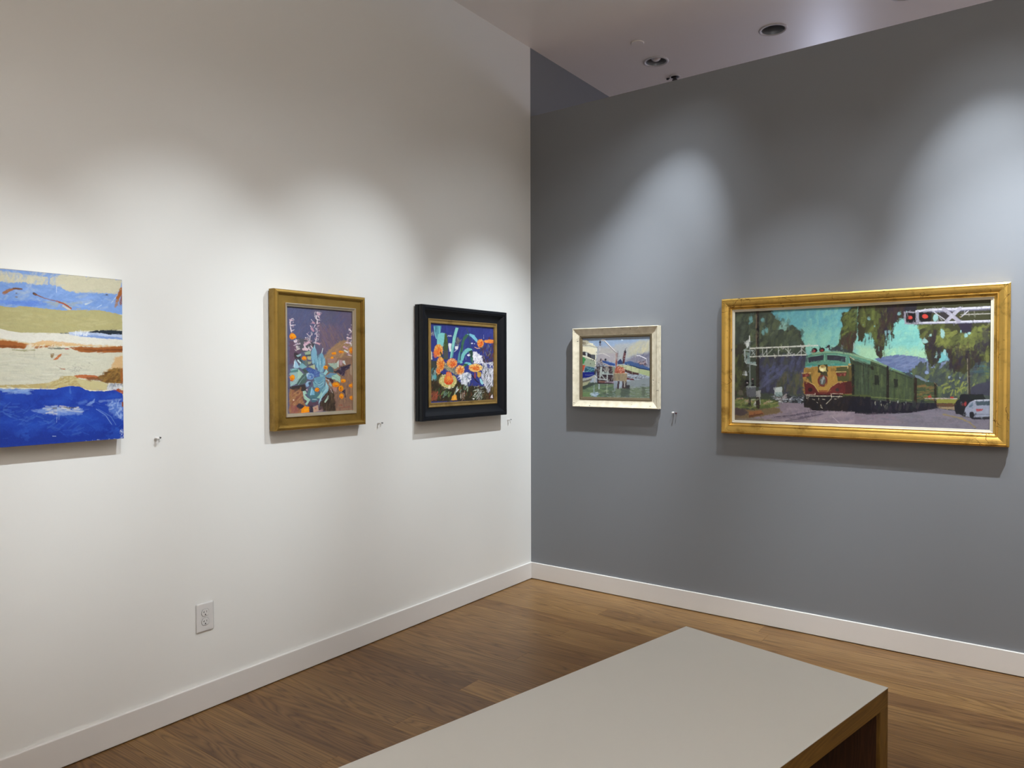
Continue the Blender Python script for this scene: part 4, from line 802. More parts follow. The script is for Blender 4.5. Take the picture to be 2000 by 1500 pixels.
p.f('#5c2f34', [(190, 380), (240, 390), (200, 640), (160, 630)], 1, .7, .7); p.f('#2c2434', [(185, 360), (225, 320), (245, 375), (240, 400), (190, 395)], 1, .7, .7); p.st('#2c2434', 8, [(225, 290), (225, 360)]); p.d(['#3a2434', '#7a4448'], 16, [(175, 400), (235, 400), (200, 620), (160, 620)], 60, 16, 80, 15, .7)
p.f('#2f3f66', [(50, 590), (110, 530), (160, 590), (160, 650), (50, 650)], 1, 1, 1); p.st('#7a4448', 16, [(40, 400), (30, 660)], .9); p.st('#3a3040', 8, [(66, 360), (60, 560)], .6)
p.f('#3d5a8a', [(210, 600), (330, 580), (600, 660), (795, 750), (795, 800), (560, 740), (360, 690), (200, 650)], 1, .9, .8); p.f('#23385c', [(200, 650), (360, 675), (560, 730), (795, 780), (795, 805), (540, 765), (350, 705)], 1, .7, .6); p.st('#8a93b0', 16, [(290, 570), (420, 580)], .7)
p.d(['#5c3038', '#3a2c3c', '#c9a8a0'], 26, [(520, 580), (690, 590), (680, 680), (530, 670)], 44, 14, 20, 50, .8)
p.st('#ece9ee', 16, [(475, 460), (540, 458), (690, 525)]); p.st('#d6d6e0', 9, [(695, 530), (712, 640)]); p.st('#b0b0c0', 7, [(450, 470), (445, 600)], .5)
p.f('#b7bd93', [(70, 660), (350, 690), (540, 755), (785, 800), (785, 930), (530, 860), (220, 770), (80, 720)], 1, .8, .6); p.f('#9fae7c', [(530, 760), (785, 805), (785, 925), (530, 860)], .8, 1.5, 1); p.st('#5a5f54', 8, [(353, 690), (353, 790)]); p.st('#6a7060', 7, [(532, 760), (532, 860)]); p.d(['#8f8a74', '#d2d2a8'], 24, [(80, 670), (340, 700), (340, 770), (100, 720)], 40, 18, 20, 30, .6)
p.f('#4a3030', [(210, 770), (520, 850), (520, 890), (350, 880), (220, 820)], 1, .8, .8); p.st('#3a3a48', 16, [(270, 930), (580, 975), (700, 990)], .9); p.d(['#c9ccd4', '#3c3038', '#8a8c98'], 50, [(270, 870), (700, 900), (700, 980), (280, 950)], 40, 14, 30, 60, .8); p.st('#3c3a48', 9, [(580, 880), (580, 1040)], .8); p.st('#3c3a48', 9, [(655, 920), (655, 990)], .8)
p.st('#5f2830', 40, [(260, 975), (400, 995)], 1, .8, .6); p.st('#3c2c38', 16, [(400, 1010), (580, 1040)])
p.f('#838c90', [(250, 1040), (790, 940), (790, 1180), (330, 1180), (250, 1110)], 1, 4, 2); p.f('#6f7d66', [(0, 1190), (790, 1160), (795, 1420), (0, 1410)], 1, 4, 2)
p.d(['#8a949c', '#5f7058', '#a4acb0', '#4a5848', '#7a8c68'], 90, [(250, 1120), (790, 1100), (790, 1400), (0, 1400)], 80, 16, 0, 12, .6)
p.f('#3f2a30', [(50, 1030), (90, 1030), (80, 1210), (40, 1210)], 1, 1, 1); p.f('#3a262c', [(150, 1030), (250, 1030), (250, 1200), (150, 1200)], .95, 1, 1); p.st('#c9c9bc', 18, [(210, 1030), (205, 1160)], .8); p.f('#343438', [(250, 1120), (325, 1120), (325, 1215), (250, 1215)], 1, 1, .8); p.f('#46524a', [(120, 1200), (330, 1200), (320, 1390), (120, 1390)], .8, 3, 2); p.f('#4a5248', [(590, 1170), (670, 1180), (660, 1390), (590, 1390)], .6, 4, 2)
p.f('#8e8068', [(0, 860), (270, 850), (250, 1030), (0, 1020)], 1, .7, .5); p.d(['#a8946e', '#766a5c', '#96866a'], 24, [(0, 870), (255, 870), (245, 1020), (0, 1010)], 90, 20, 88, 6, .6); p.st('#c9b08c', 14, [(0, 855), (265, 855)])
p.f('#a05238', [(10, 720), (60, 690), (180, 720), (215, 850), (20, 850)], 1, 1.2, 1); p.d(['#c9745a', '#7c3428', '#e0a890'], 30, [(20, 720), (180, 730), (200, 845), (30, 845)], 60, 12, 40, 60, .8)
p.smear(700, 4, 1.6, 20, 70, .08, .5)
p.finish(.07, G_HARB, .95, 1.0)
p.build('canvas', o, M_oil, .670, 1.4665)

# ------------------------------------------------------------------ 5: train
o = wall_thing('framed_painting', 'G', 2.062, 1.4705, 'wide bright gold framed painting of a green and yellow train at a crossing', 'painting')
W, H = 1.386, .775
prof = [(0, .001), (0, .010), (.0015, .011), (.0015, .018), (0, .0195), (0, .026), (.0025, .0275), (.0025, .033), (.005, .0345), (.005, .040), (.0085, .042), (.0085, .0475), (.0105, .0495), (.0125, .0495), (.0135, .0475)]+arc((.0135, .0475), (.046, .0400), .0025, 6)+[(.046, .0400), (.0475, .0425), (.0505, .0425), (.052, .040)]+arc((.052, .040), (.061, .0285), -.003, 5)+[(.061, .0285), (.0645, .0295), (.065, .0285)]
obj('frame', frame_mesh(W, H, prof), M_gold_bright, o)
prof = [(.0645, .025), (.0645, .0305), (.067, .0305), (.0685, .028), (.0775, .0265), (.078, .0205)]
obj('liner', frame_mesh(W, H, prof), M_liner_white, o)['label'] = 'narrow cream liner'
p = Canvas('G', 1.444, 2.680, 1.160, 1.780, .0212, 640, 330, '#6fbabd', 13)
p.c(1430, 580, 5.768)
p.f('#4a4c50', [(-20, 1000), (3000, 1000), (3000, 1600), (-20, 1600)])
p.f('#62adb9', [(420, 60), (1500, 20), (1500, 300), (420, 330)], .8, 12, 3); p.f('#8fccb4', [(700, 380), (1250, 380), (1250, 640), (700, 640)], .85, 16, 3)
p.d(['#74c0c0', '#84c8b8', '#66b0ba', '#92cdb8'], 90, [(520, 200), (1240, 130), (1240, 560), (760, 560)], 100, 30, 75, 40, .4)
p.f('#4e5748', [(-20, 120), (440, 150), (480, 230), (540, 280), (530, 330), (600, 350), (680, 310), (770, 380), (780, 470), (830, 560), (830, 1180), (-20, 1320)], 1, 2, 1.6)
p.d(['#697450', '#56604a', '#454d48', '#5f6a58', '#3e443e', '#74805a'], 210, [(10, 220), (440, 210), (640, 320), (780, 400), (800, 560), (10, 640)], 80, 38, 70, 35, .6)
for x, y, rx, ry in ((215, 250, 22, 45), (205, 290, 20, 16), (345, 262, 18, 20), (385, 375, 20, 26), (352, 400, 16, 26)): p.e('#7cb8b8', x, y, rx, ry, .75, 2, 1.5)
p.e('#8fbdb0', 580, 330, 46, 42, .8, 3, 2.5); p.d(['#93c2b4', '#5f6a58'], 16, [(530, 290), (640, 310), (620, 380), (540, 370)], 36, 14, 45, 50, .7)
p.f('#4a4a5c', [(300, 680), (830, 650), (830, 1100), (300, 1080)], 1, 3, 2); p.f('#454838', [(0, 520), (190, 520), (190, 1120), (0, 1130)], .9, 4, 3)
p.d(['#585a78', '#4c4c5c', '#666c94', '#424250', '#5c5f50'], 130, [(310, 700), (820, 680), (820, 1060), (310, 1040)], 90, 34, 80, 30, .5)
p.d(['#666d94', '#5f668c', '#70779c'], 34, [(320, 960), (440, 800), (640, 760), (560, 900), (340, 1010)], 90, 26, 50, 30, .4)
p.d(['#5a6044', '#67694a', '#4c5040', '#71694c'], 70, [(500, 960), (600, 860), (800, 880), (800, 1090), (500, 1060)], 90, 22, 86, 12, .6)
p.d(['#55603c', '#3a3c30', '#68703f', '#4a3c3c'], 70, [(15, 560), (170, 540), (170, 1080), (15, 1100)], 80, 30, 80, 30, .6)
p.f('#938490', [(-20, 1340), (300, 1290), (510, 1185), (800, 1195), (950, 1280), (1500, 1290), (1500, 1460), (-20, 1420)], 1, 1, .8)
p.d(['#a19099', '#85788a', '#998a94', '#a89aa0'], 80, [(200, 1340), (560, 1240), (900, 1270), (1440, 1310), (1440, 1420), (200, 1380)], 160, 18, 8, 12, .5)
p.f('#66763c', [(-20, 1160), (180, 1140), (520, 1160), (530, 1240), (320, 1262), (-20, 1245)], 1, 1.5, 1.4); p.d(['#7f9048', '#59663a', '#8f9c54', '#a39a5a'], 70, [(10, 1150), (180, 1150), (510, 1170), (500, 1240), (10, 1240)], 60, 18, 10, 30, .6); p.d(['#c8a48a', '#b9c4a0'], 14, [(20, 1140), (300, 1150), (500, 1190), (300, 1220)], 50, 12, 5, 12, .8)
p.f('#86714f', [(-20, 1240), (200, 1270), (520, 1245), (560, 1300), (300, 1350), (-20, 1400)], 1, 1.6, 1.2); p.f('#594b50', [(10, 1250), (140, 1260), (185, 1300), (120, 1340), (10, 1330)], .9, 2, 1.6); p.f('#a86f3c', [(190, 1290), (330, 1275), (355, 1315), (190, 1360)], 1, .9, .7); p.f('#6a3f28', [(190, 1330), (340, 1310), (350, 1320), (190, 1362)], .8)
p.f('#8a7e6c', [(-20, 1370), (200, 1360), (500, 1390), (-20, 1440)], .8, 3, 1.5); p.d(['#5e5468'], 6, [(560, 1330), (1000, 1280), (1000, 1330), (560, 1380)], 300, 10, 8, 4, .8); p.st('#4c4558', 12, [(480, 1352), (700, 1330), (940, 1290)], .8); p.st('#4c4558', 12, [(600, 1395), (800, 1365), (1020, 1315)], .7); p.st('#c0b0b8', 8, [(1130, 1350), (1210, 1420)], .7)
p.f('#c9d2cc', [(478, 1020), (560, 1014), (566, 1105), (482, 1110)]); p.f('#8fa9a6', [(486, 1075), (564, 1070), (564, 1120), (500, 1120)], .9)
p.f('#34363e', [(560, 1120), (800, 1110), (810, 1200), (560, 1190)], .85, 1.5, 1.5); p.d(['#8a93a0', '#c9cfd4', '#24242c', '#6a6f7c', '#a59a9a'], 60, [(440, 1110), (810, 1105), (810, 1200), (520, 1180)], 40, 14, 10, 50, .85)
p.st('#3f362e', 32, [(287, 150), (286, 1000)]); p.st('#43352f', 40, [(287, 1100), (292, 1240)]); p.st('#8d7d64', 9, [(272, 200), (274, 700)], .9); p.st('#28262a', 9, [(300, 190), (303, 1000)]); p.e('#1c1c22', 286, 370, 14, 20)
p.st('#8a9490', 14, [(198, 470), (202, 1010)]); p.st('#e4e8e2', 12, [(197, 440), (198, 500)]); p.e('#dfe5e0', 175, 535, 18, 40, 1, 1, 1.4); p.st('#b7c2be', 18, [(140, 600), (150, 690)], .9, 1, 1); p.st('#b7c2be', 14, [(150, 600), (240, 605)], .8); p.st('#bfcac4', 14, [(150, 700), (155, 745), (270, 765)], .9, 1, 1); p.st('#8fb0ae', 30, [(180, 640), (185, 740)], .7, 1, 1); p.e('#c9cfd2', 156, 862, 11, 28); p.st('#d8dde0', 9, [(120, 876), (170, 880)]); p.st('#9fb8b4', 22, [(180, 740), (260, 740)], .8, 1, 1)
p.e('#1e1a22', 170, 955, 24, 22); p.e('#1e1a22', 232, 950, 18, 26); p.e('#1e1a22', 170, 995, 22, 14); p.e('#1e1a22', 232, 990, 18, 18); p.e('#c58d92', 232, 925, 10, 8); p.e('#d8c8cc', 172, 967, 10, 7)
p.f('#6b6e75', [(158, 1012), (268, 1008), (268, 1125), (200, 1132), (165, 1110)]); p.st('#a9b0ae', 10, [(165, 1012), (265, 1010)]); p.f('#a4a5a1', [(268, 1058), (322, 1050), (322, 1125), (270, 1130)], .95); p.st('#b8bdb8', 8, [(300, 1055), (320, 1200)], .7); p.f('#3a3332', [(182, 1130), (214, 1130), (214, 1240), (184, 1240)]); p.st('#e0e0d8', 8, [(262, 1180), (264, 1240)]); p.f('#6f6a5c', [(80, 1050), (120, 1050), (125, 1105), (78, 1100)], .9, 1, 1)
p.f('#4a4c3c', [(-40, 0), (-1, 0), (-1, 1), (-40, 1)])
# truss
WH = '#dcdcd0'
p.st(WH, 15, [(205, 580), (600, 563), (965, 547)]); p.st(WH, 13, [(205, 674), (520, 662), (835, 652)])
for x in (345, 392, 522, 632, 780): p.st('#c9ccc4', 8, [(x, 575), (x, 665)], .9)
for q in ([(385, 660), (452, 590)], [(600, 585), (682, 668)], [(715, 660), (790, 590)], [(392, 600), (345, 665)], [(790, 600), (850, 650)], [(220, 600), (260, 660)], [(220, 655), (262, 605)]): p.st('#c3c8c0', 8, q, .8)
p.f('#454a4c', [(1125, 570), (1200, 540), (1250, 560), (1330, 600), (1442, 640), (1442, 680), (1240, 640), (1090, 600)], .95, 1.5, 1.5)
p.f('#4b4e30', [(1230, 180), (1300, 170), (1340, 120), (1500, 80), (1500, 400), (1410, 410), (1390, 560), (1360, 640), (1230, 600), (1180, 560), (1200, 480), (1240, 330)], 1, 1.8, 1.6)
p.d(['#6f7a35', '#5b6530', '#84913f', '#3c4430'], 90, [(1250, 220), (1340, 150), (1480, 110), (1480, 420), (1250, 440)], 80, 34, 60, 35, .7); p.d(['#3e3230', '#4c3c38', '#54382e', '#5c5a34'], 50, [(1210, 470), (1400, 400), (1390, 600), (1240, 590)], 80, 26, 80, 22, .7); p.st('#33382c', 8, [(1250, 330), (1225, 230), (1300, 190)], .8)
p.f('#86c3b4', [(1405, 450), (1500, 380), (1500, 640), (1400, 650), (1360, 620), (1380, 500)], 1, 1.5, 1.5); p.e('#b9cdc8', 1413, 425, 14, 22, .8, 1.5, 1); p.st('#a9c4bc', 12, [(1372, 520), (1365, 610)], .8)
# right half
p.c(1680, 575, 5.557)
p.f('#7cc6bd', [(-30, 40), (760, 40), (760, 720), (-30, 720)], 1, 3, 1); p.f('#a8d2a8', [(-30, 560), (760, 590), (760, 720), (-30, 720)], .9, 12, 2); p.d(['#84ccc0', '#96d2b8', '#74bfbc'], 70, [(300, 330), (680, 330), (680, 640), (200, 650)], 90, 34, 45, 45, .4)
p.f('#6a7aa4', [(150, 700), (300, 665), (420, 652), (560, 668), (660, 682), (760, 740), (740, 840), (480, 850), (250, 760)], 1, .9, .8); p.d(['#7f8fb4', '#5e6f9c', '#8a97b8'], 50, [(200, 710), (400, 670), (700, 700), (640, 800), (480, 820)], 130, 16, 15, 20, .5)
p.f('#4a5450', [(540, 850), (640, 730), (760, 740), (1450, 680), (1450, 1170), (820, 1170), (820, 980)], 1, 2, 2)
p.d(['#66764a', '#4e5a58', '#474f60', '#73803f', '#5c6a50', '#3e4a4c'], 230, [(570, 840), (700, 740), (1380, 780), (1380, 1080), (850, 1110), (820, 960)], 70, 30, 60, 50, .6)
p.d(['#a0a83c', '#8a9440'], 26, [(900, 900), (1200, 940), (1380, 900), (1370, 960), (1050, 1080), (880, 1060)], 50, 14, 45, 50, .7); p.d(['#8c9cc0', '#7a84a8'], 16, [(680, 700), (960, 680), (960, 740), (740, 850)], 40, 20, 60, 50, .7); p.d(['#4a7478', '#3f6266'], 12, [(1230, 760), (1380, 780), (1380, 900), (1250, 880)], 120, 14, 0, 8, .6)
p.f('#454028', [(-30, 60), (520, 60), (490, 230), (420, 290), (360, 300), (360, 480), (320, 420), (280, 460), (270, 560), (225, 690), (170, 650), (150, 540), (110, 420), (60, 430), (30, 510), (-30, 520)], 1, 1.6, 2)
p.d(['#66702f', '#58602c', '#7a8438', '#474a2a'], 110, [(0, 150), (300, 160), (330, 300), (230, 560), (120, 460), (0, 300)], 70, 32, 80, 30, .7); p.d(['#3d2e30', '#34263a', '#4a3434'], 80, [(240, 160), (520, 100), (470, 240), (330, 330), (300, 420), (220, 660), (170, 620)], 80, 28, 84, 20, .7)
for x, y, rx, ry in ((95, 265, 16, 20), (155, 345, 10, 14), (315, 405, 12, 18), (275, 420, 10, 30), (420, 210, 20, 16), (430, 270, 18, 14), (30, 330, 8, 12)): p.e('#84b4b8', x, y, rx, ry, .8, 1, 1)
p.d(['#4a4a38', '#84c4b8', '#3d2e30'], 50, [(20, 440), (120, 440), (160, 560), (230, 600), (290, 480), (350, 420), (350, 540), (240, 660), (20, 520)], 60, 9, 88, 8, .8)
p.f('#454628', [(500, 60), (1450, 40), (1450, 720), (1260, 740), (1130, 860), (1010, 830), (960, 700), (920, 610), (880, 620), (855, 740), (770, 780), (715, 690), (690, 560), (640, 470), (640, 330), (520, 310)], 1, 1.6, 2)
p.d(['#6c7432', '#7c8438', '#5a6030', '#8a8f3c'], 170, [(660, 330), (880, 330), (1100, 450), (1380, 330), (1380, 700), (1100, 660), (880, 540), (700, 500)], 80, 38, 50, 50, .7)
p.d(['#3a2c34', '#352c40', '#42302e', '#2c2434'], 130, [(700, 400), (830, 420), (800, 560), (920, 600), (1380, 500), (1380, 720), (1000, 830), (860, 620), (830, 750), (740, 740), (700, 560)], 80, 28, 84, 22, .65)
p.f('#362c44', [(1060, 320), (1220, 310), (1200, 410), (1130, 440), (1080, 390)], .95, 1.5, 1.5); p.f('#3c3440', [(850, 180), (1010, 170), (960, 280), (870, 260)], .8, 2, 1.5); p.f('#2e2838', [(480, 110), (620, 100), (600, 190), (480, 180)], .9, 2, 1.5); p.f('#352c44', [(1320, 370), (1400, 360), (1400, 560), (1330, 560)], .6, 3, 2)
for x, y, rx, ry in ((893, 435, 22, 42), (815, 255, 28, 42), (1090, 400, 11, 18), (1185, 420, 18, 14), (1142, 445, 18, 20), (700, 510, 36, 26), (765, 440, 8, 12), (880, 390, 8, 14), (915, 630, 14, 30), (825, 660, 8, 26), (670, 545, 10, 20)): p.e('#9ccac6', x, y, rx, ry, .9, 1, 1)
p.e('#8fa4cc', 722, 845, 20, 18, .9, 1.2, 1); p.e('#9fb4c8', 962, 900, 16, 14, .8, 1.2, 1); p.e('#b4c0cc', 1080, 905, 7, 12, .8)
p.st('#443a32', 18, [(1172, 640), (1184, 1090)]); p.st('#a2977c', 6, [(1160, 700), (1164, 1080)], .8)
# gantry
G1 = '#cbc8d4'
p.st('#5f5a70', 30, [(610, 205), (760, 190), (1450, 160)], .6); p.st(G1, 24, [(608, 185), (760, 168), (1100, 156), (1450, 138)]); p.st('#8f90a6', 9, [(640, 198), (1100, 172), (1450, 156)]); p.st(G1, 24, [(608, 312), (900, 306), (1450, 288)]); p.st('#8c8ca2', 8, [(640, 322), (1450, 302)]); p.st('#b9b4ac', 9, [(1090, 222), (1450, 208)]); p.st('#9a98a8', 22, [(622, 190), (626, 310)])
p.f('#1c1a20', [(640, 200), (775, 192), (765, 292), (645, 298)]); p.e('#141218', 703, 243, 62, 48); p.e('#d4402e', 703, 240, 32, 22, 1, .8, .6); p.st('#3c3a48', 6, [(770, 160), (640, 200)], .5)
p.f('#9c96a2', [(474, 188), (612, 186), (612, 322), (478, 326)]); p.f('#1c1a20', [(492, 204), (600, 202), (600, 304), (494, 308)]); p.e('#121016', 548, 255, 50, 46); p.e('#d8402f', 544, 256, 20, 20, 1, .8, .5)
p.st('#c3bfc9', 10, [(762, 165), (850, 230), (912, 272)]); p.st('#c3bfc9', 10, [(1172, 178), (1090, 248)]); p.e('#b89a6a', 1082, 246, 9, 7)
p.st('#a7a3b2', 40, [(902, 158), (1068, 292)], 1, .7, .3); p.st('#b1adbb', 38, [(1082, 152), (932, 294)], 1, .7, .3); p.st('#7c7888', 5, [(925, 152), (1085, 282)], .7)
# carriages
p.f('#46543a', [(-60, 640), (0, 670), (200, 735), (300, 785), (430, 835), (560, 880), (620, 880), (740, 945), (800, 955), (840, 1000), (842, 1180), (600, 1175), (300, 1155), (-60, 1125)], 1, .7, .5)
p.d(['#55663a', '#3c4a34', '#617044', '#4c5c40'], 120, [(0, 760), (560, 920), (560, 1130), (0, 1100)], 110, 18, 89, 5, .6); p.d(['#7a8440', '#5c6a3a', '#8a6a38'], 40, [(620, 980), (790, 1010), (790, 1150), (620, 1150)], 60, 16, 5, 18, .6)
p.st('#7c9672', 20, [(-60, 655), (0, 680), (180, 738), (300, 785)]); p.st('#6f8c68', 18, [(300, 795), (430, 842), (560, 885)]); p.st('#2f3a2c', 9, [(0, 715), (300, 815), (560, 915)], .8); p.f('#76869a', [(590, 875), (640, 885), (745, 950), (700, 945), (600, 900)], .95); p.f('#3c4254', [(440, 840), (540, 850), (600, 900), (560, 905)], .9)
p.st('#2b2520', 30, [(298, 790), (298, 1155)]); p.st('#5c6a48', 6, [(318, 800), (318, 1150)], .7); p.st('#37281f', 34, [(598, 920), (596, 1180)]); p.st('#32281f', 26, [(812, 975), (815, 1175)]); p.st('#8a7a50', 6, [(800, 955), (842, 1000)], .8)
p.f('#2b3026', [(150, 872), (204, 882), (204, 985), (152, 982)]); p.st('#5c6a48', 5, [(150, 872), (150, 982)], .8); p.f('#2b3026', [(362, 915), (408, 925), (408, 1010), (366, 1008)]); p.f('#2f2a1e', [(90, 770), (142, 790), (142, 820), (92, 805)]); p.st('#7c8a4c', 12, [(0, 1105), (280, 1125), (560, 1150)], .6, 1.2, .8)
p.f('#1e1b2e', [(-60, 1130), (300, 1158), (600, 1178), (830, 1178), (840, 1232), (560, 1284), (160, 1302), (-60, 1290)], 1, 1, .7); p.d(['#2c3a38', '#3a3040', '#262a3c', '#4a4a48'], 70, [(0, 1150), (800, 1185), (800, 1225), (0, 1270)], 50, 24, 85, 15, .6); p.d(['#c9c4a8', '#b8c0b0'], 12, [(140, 1140), (560, 1160), (540, 1220), (140, 1220)], 24, 7, 85, 20, .8)
p.f('#8f9036', [(828, 1128), (1060, 1138), (1050, 1182), (828, 1182)], 1, 1, 1); p.f('#6a4c34', [(820, 1180), (1045, 1182), (1035, 1220), (830, 1215)], 1, 1, 1); p.f('#a8906c', [(840, 1218), (1020, 1222), (1020, 1250), (850, 1240)], .9, 1, .8); p.st('#c3b3a8', 9, [(700, 1130), (860, 1128), (1050, 1132)]); p.e('#b83c2c', 752, 1110, 20, 13); p.e('#b83c2c', 990, 1118, 20, 10)
p.f('#827c8a', [(-60, 1305), (160, 1302), (560, 1284), (830, 1238), (1020, 1262), (1120, 1330), (1450, 1350), (1450, 1470), (-60, 1440)], 1, .8, .6); p.f('#947f8c', [(-60, 1305), (300, 1300), (500, 1400), (-60, 1420)], .7, 8, 2)
p.d(['#8c8694', '#777280', '#8f8490', '#7c7a80'], 80, [(0, 1320), (600, 1290), (900, 1280), (1100, 1350), (1300, 1400), (0, 1400)], 130, 18, 0, 15, .45); p.st('#a08c50', 16, [(900, 1302), (1060, 1335), (1180, 1385), (1250, 1445)], .7, 1, .8)
p.f('#454558', [(1190, 1010), (1290, 960), (1450, 930), (1450, 1100), (1200, 1090)], .95, 1.6, 1.2); p.f('#20222c', [(1020, 1200), (1050, 1140), (1090, 1085), (1330, 1085), (1360, 1140), (1230, 1160), (1150, 1230), (1130, 1305), (1030, 1295)], 1, .8, .7); p.f('#252c2a', [(1170, 1090), (1340, 1095), (1350, 1130), (1190, 1140)], .9)
p.e('#5c606c', 1095, 1180, 12, 18, .7); p.e('#aa3a3c', 1138, 1182, 13, 26)
p.f('#989db0', [(1118, 1300), (1140, 1230), (1190, 1165), (1240, 1145), (1450, 1140), (1450, 1320), (1230, 1335), (1190, 1330), (1130, 1322)], 1, .7, .4); p.f('#4a5c66', [(1250, 1162), (1450, 1160), (1450, 1200), (1262, 1205)]); p.f('#64788a', [(1172, 1212), (1222, 1168), (1228, 1200), (1185, 1232)]); p.st('#c9ccd8', 9, [(1240, 1150), (1450, 1142)]); p.st('#6f7488', 8, [(1240, 1300), (1450, 1300)], .8); p.f('#b04852', [(1248, 1245), (1330, 1240), (1320, 1262), (1262, 1275)]); p.e('#22212c', 1208, 1310, 26, 38); p.e('#22212c', 1132, 1300, 12, 26); p.st('#2c2a38', 20, [(1215, 1345), (1450, 1345)])
# locomotive
p.c(1540, 650, 9.373)
p.f('#46543a', [(1100, 420), (1300, 480), (1500, 560), (1500, 1180), (1150, 1130), (1140, 600)], 1, .8, .5); p.f('#333d2e', [(1100, 430), (1330, 510), (1500, 580), (1500, 650), (1200, 560)], .8, 2, 1); p.d(['#4d6048', '#2f3830', '#5a6c4c', '#3b4a3c'], 50, [(1190, 600), (1500, 660), (1500, 1130), (1200, 1120)], 220, 20, 89, 4, .6); p.st('#23261f', 50, [(1178, 600), (1180, 1120)]); p.st('#8a9a6c', 7, [(1345, 600), (1345, 1120)], .5)
p.f('#5d977e', [(300, 620), (330, 430), (440, 372), (650, 335), (900, 340), (1130, 372), (1500, 480), (1500, 570), (1300, 500), (1110, 430), (1110, 600), (700, 592)], 1, .7, .5)
p.st('#94b48a', 28, [(440, 385), (650, 352), (900, 356), (1140, 392), (1500, 500)], .85, .9, .5); p.f('#7fae95', [(1110, 440), (1500, 560), (1500, 590), (1160, 500)], .4, 1, 1)
p.f('#b58c2f', [(285, 640), (540, 615), (1100, 600), (1150, 640), (1158, 1130), (700, 1140), (285, 1120), (265, 800)], 1, .7, .6)
p.d(['#c79a3c', '#a87c28', '#b88f38'], 40, [(300, 660), (860, 640), (860, 900), (480, 940), (300, 740)], 80, 30, 80, 30, .5)
p.f('#5a5a2e', [(868, 628), (1085, 612), (1130, 760), (1150, 890), (900, 890), (882, 740)], 1, .7, .6); p.f('#6b5b2a', [(1090, 600), (1155, 590), (1160, 880), (1110, 880)], .95, 1, .8); p.f('#5c5a32', [(320, 810), (410, 760), (432, 930), (385, 885)], 1, .7, .6); p.f('#a88236', [(290, 820), (370, 850), (430, 940), (330, 880), (290, 880)], .9)
p.f('#6c2524', [(285, 888), (350, 896), (470, 960), (548, 1075), (552, 1110), (700, 1110), (760, 1000), (900, 910), (1150, 888), (1162, 1115), (990, 1125), (780, 1150), (300, 1140)], 1, .7, .5); p.f('#7f302c', [(720, 1100), (770, 1005), (900, 930), (900, 1100)], .7, 1.5, 1); p.f('#47201e', [(1040, 900), (1155, 890), (1162, 1115), (1040, 1110)], .7, 2, 1)
p.f('#b88e30', [(440, 940), (640, 900), (880, 900), (765, 995), (712, 1075), (560, 1075), (475, 965)], 1, .7, .5); p.st('#d8b86a', 9, [(350, 890), (470, 955), (548, 1078)], .9); p.st('#d8b86a', 8, [(900, 912), (770, 1000), (715, 1080)], .8); p.st('#8f3a2c', 22, [(560, 1065), (700, 1065)]); p.f('#7c3028', [(548, 1080), (712, 1080), (712, 1112), (548, 1112)], 1)
p.f('#7f2f28', [(245, 752), (385, 748), (380, 802), (262, 810)]); p.f('#74281f', [(870, 738), (1062, 734), (1056, 790), (880, 796)]); p.st('#dcc07c', 10, [(245, 738), (405, 732)]); p.st('#dcc07c', 10, [(868, 718), (1052, 712)]); p.d(['#c87868', '#3c1c18'], 14, [(900, 750), (1040, 745), (1040, 785), (900, 790)], 24, 10, 80, 20, .8); p.d(['#c87868'], 5, [(270, 765), (360, 762), (360, 795), (270, 800)], 22, 8, 80, 20, .8)
p.f('#4a4422', [(535, 582), (715, 576), (722, 700), (660, 770), (590, 750), (538, 720)]); p.f('#4c4a30', [(590, 728), (712, 715), (716, 800), (640, 790), (575, 782)]); p.e('#1e1a16', 625, 655, 74, 74); p.e('#e6d688', 625, 650, 64, 64, 1, .7, .4); p.e('#9c7830', 632, 612, 48, 26, .9, 1, .8); p.e('#f4efc0', 610, 680, 30, 16, .9)
p.f('#8f6f2c', [(770, 648), (858, 645), (856, 700), (772, 702)], .8); p.f('#8f6f2c', [(300, 665), (455, 655), (460, 715), (305, 722)], .5); p.st('#5c4a20', 8, [(864, 630), (862, 720)], .8)
p.e('#7c3428', 625, 880, 90, 108, 1, .7, .4); p.e('#66675f', 625, 880, 56, 76, 1, .9, .6); p.st('#a3acac', 26, [(640, 815), (620, 870), (612, 925)], .9, .8, .6); p.st('#3c3c3c', 8, [(580, 850), (590, 920)], .6)
p.f('#3b3e4a', [(360, 442), (642, 405), (636, 497), (366, 548)], 1, .6, .2); p.f('#3a3f4a', [(705, 405), (900, 412), (1060, 440), (1050, 546), (900, 510), (705, 497)], 1, .6, .2); p.d(['#4f5262', '#464858'], 16, [(380, 450), (1040, 440), (1030, 520), (380, 530)], 60, 20, 30, 40, .5)
p.st('#86bfa6', 9, [(355, 440), (645, 402)]); p.st('#86bfa6', 9, [(700, 402), (900, 408), (1065, 436)]); p.st('#a9cfc0', 9, [(352, 450), (362, 548)]); p.st('#a9cfc0', 9, [(1050, 460), (1048, 548)]); p.st('#7fb595', 12, [(660, 400), (664, 520)]); p.st('#3f6a58', 8, [(685, 400), (690, 510)])
p.f('#3f9688', [(300, 612), (380, 562), (530, 572), (520, 600), (420, 612), (310, 626)]); p.f('#3f9688', [(720, 572), (860, 560), (1085, 588), (1080, 606), (740, 602)]); p.st('#9ed0c0', 9, [(730, 578), (840, 572)], .8)
p.st('#e8d89c', 10, [(960, 610), (1085, 612), (1082, 650)], .9); p.e('#c9a04c', 1125, 580, 26, 20, .9, 1, .8); p.st('#d8c8a0', 12, [(1120, 440), (1200, 490)], .8)
p.e('#2f1a1c', 400, 1040, 38, 38); p.e('#463634', 892, 1045, 38, 36); p.st('#c9a890', 8, [(900, 912), (990, 908)], .8)
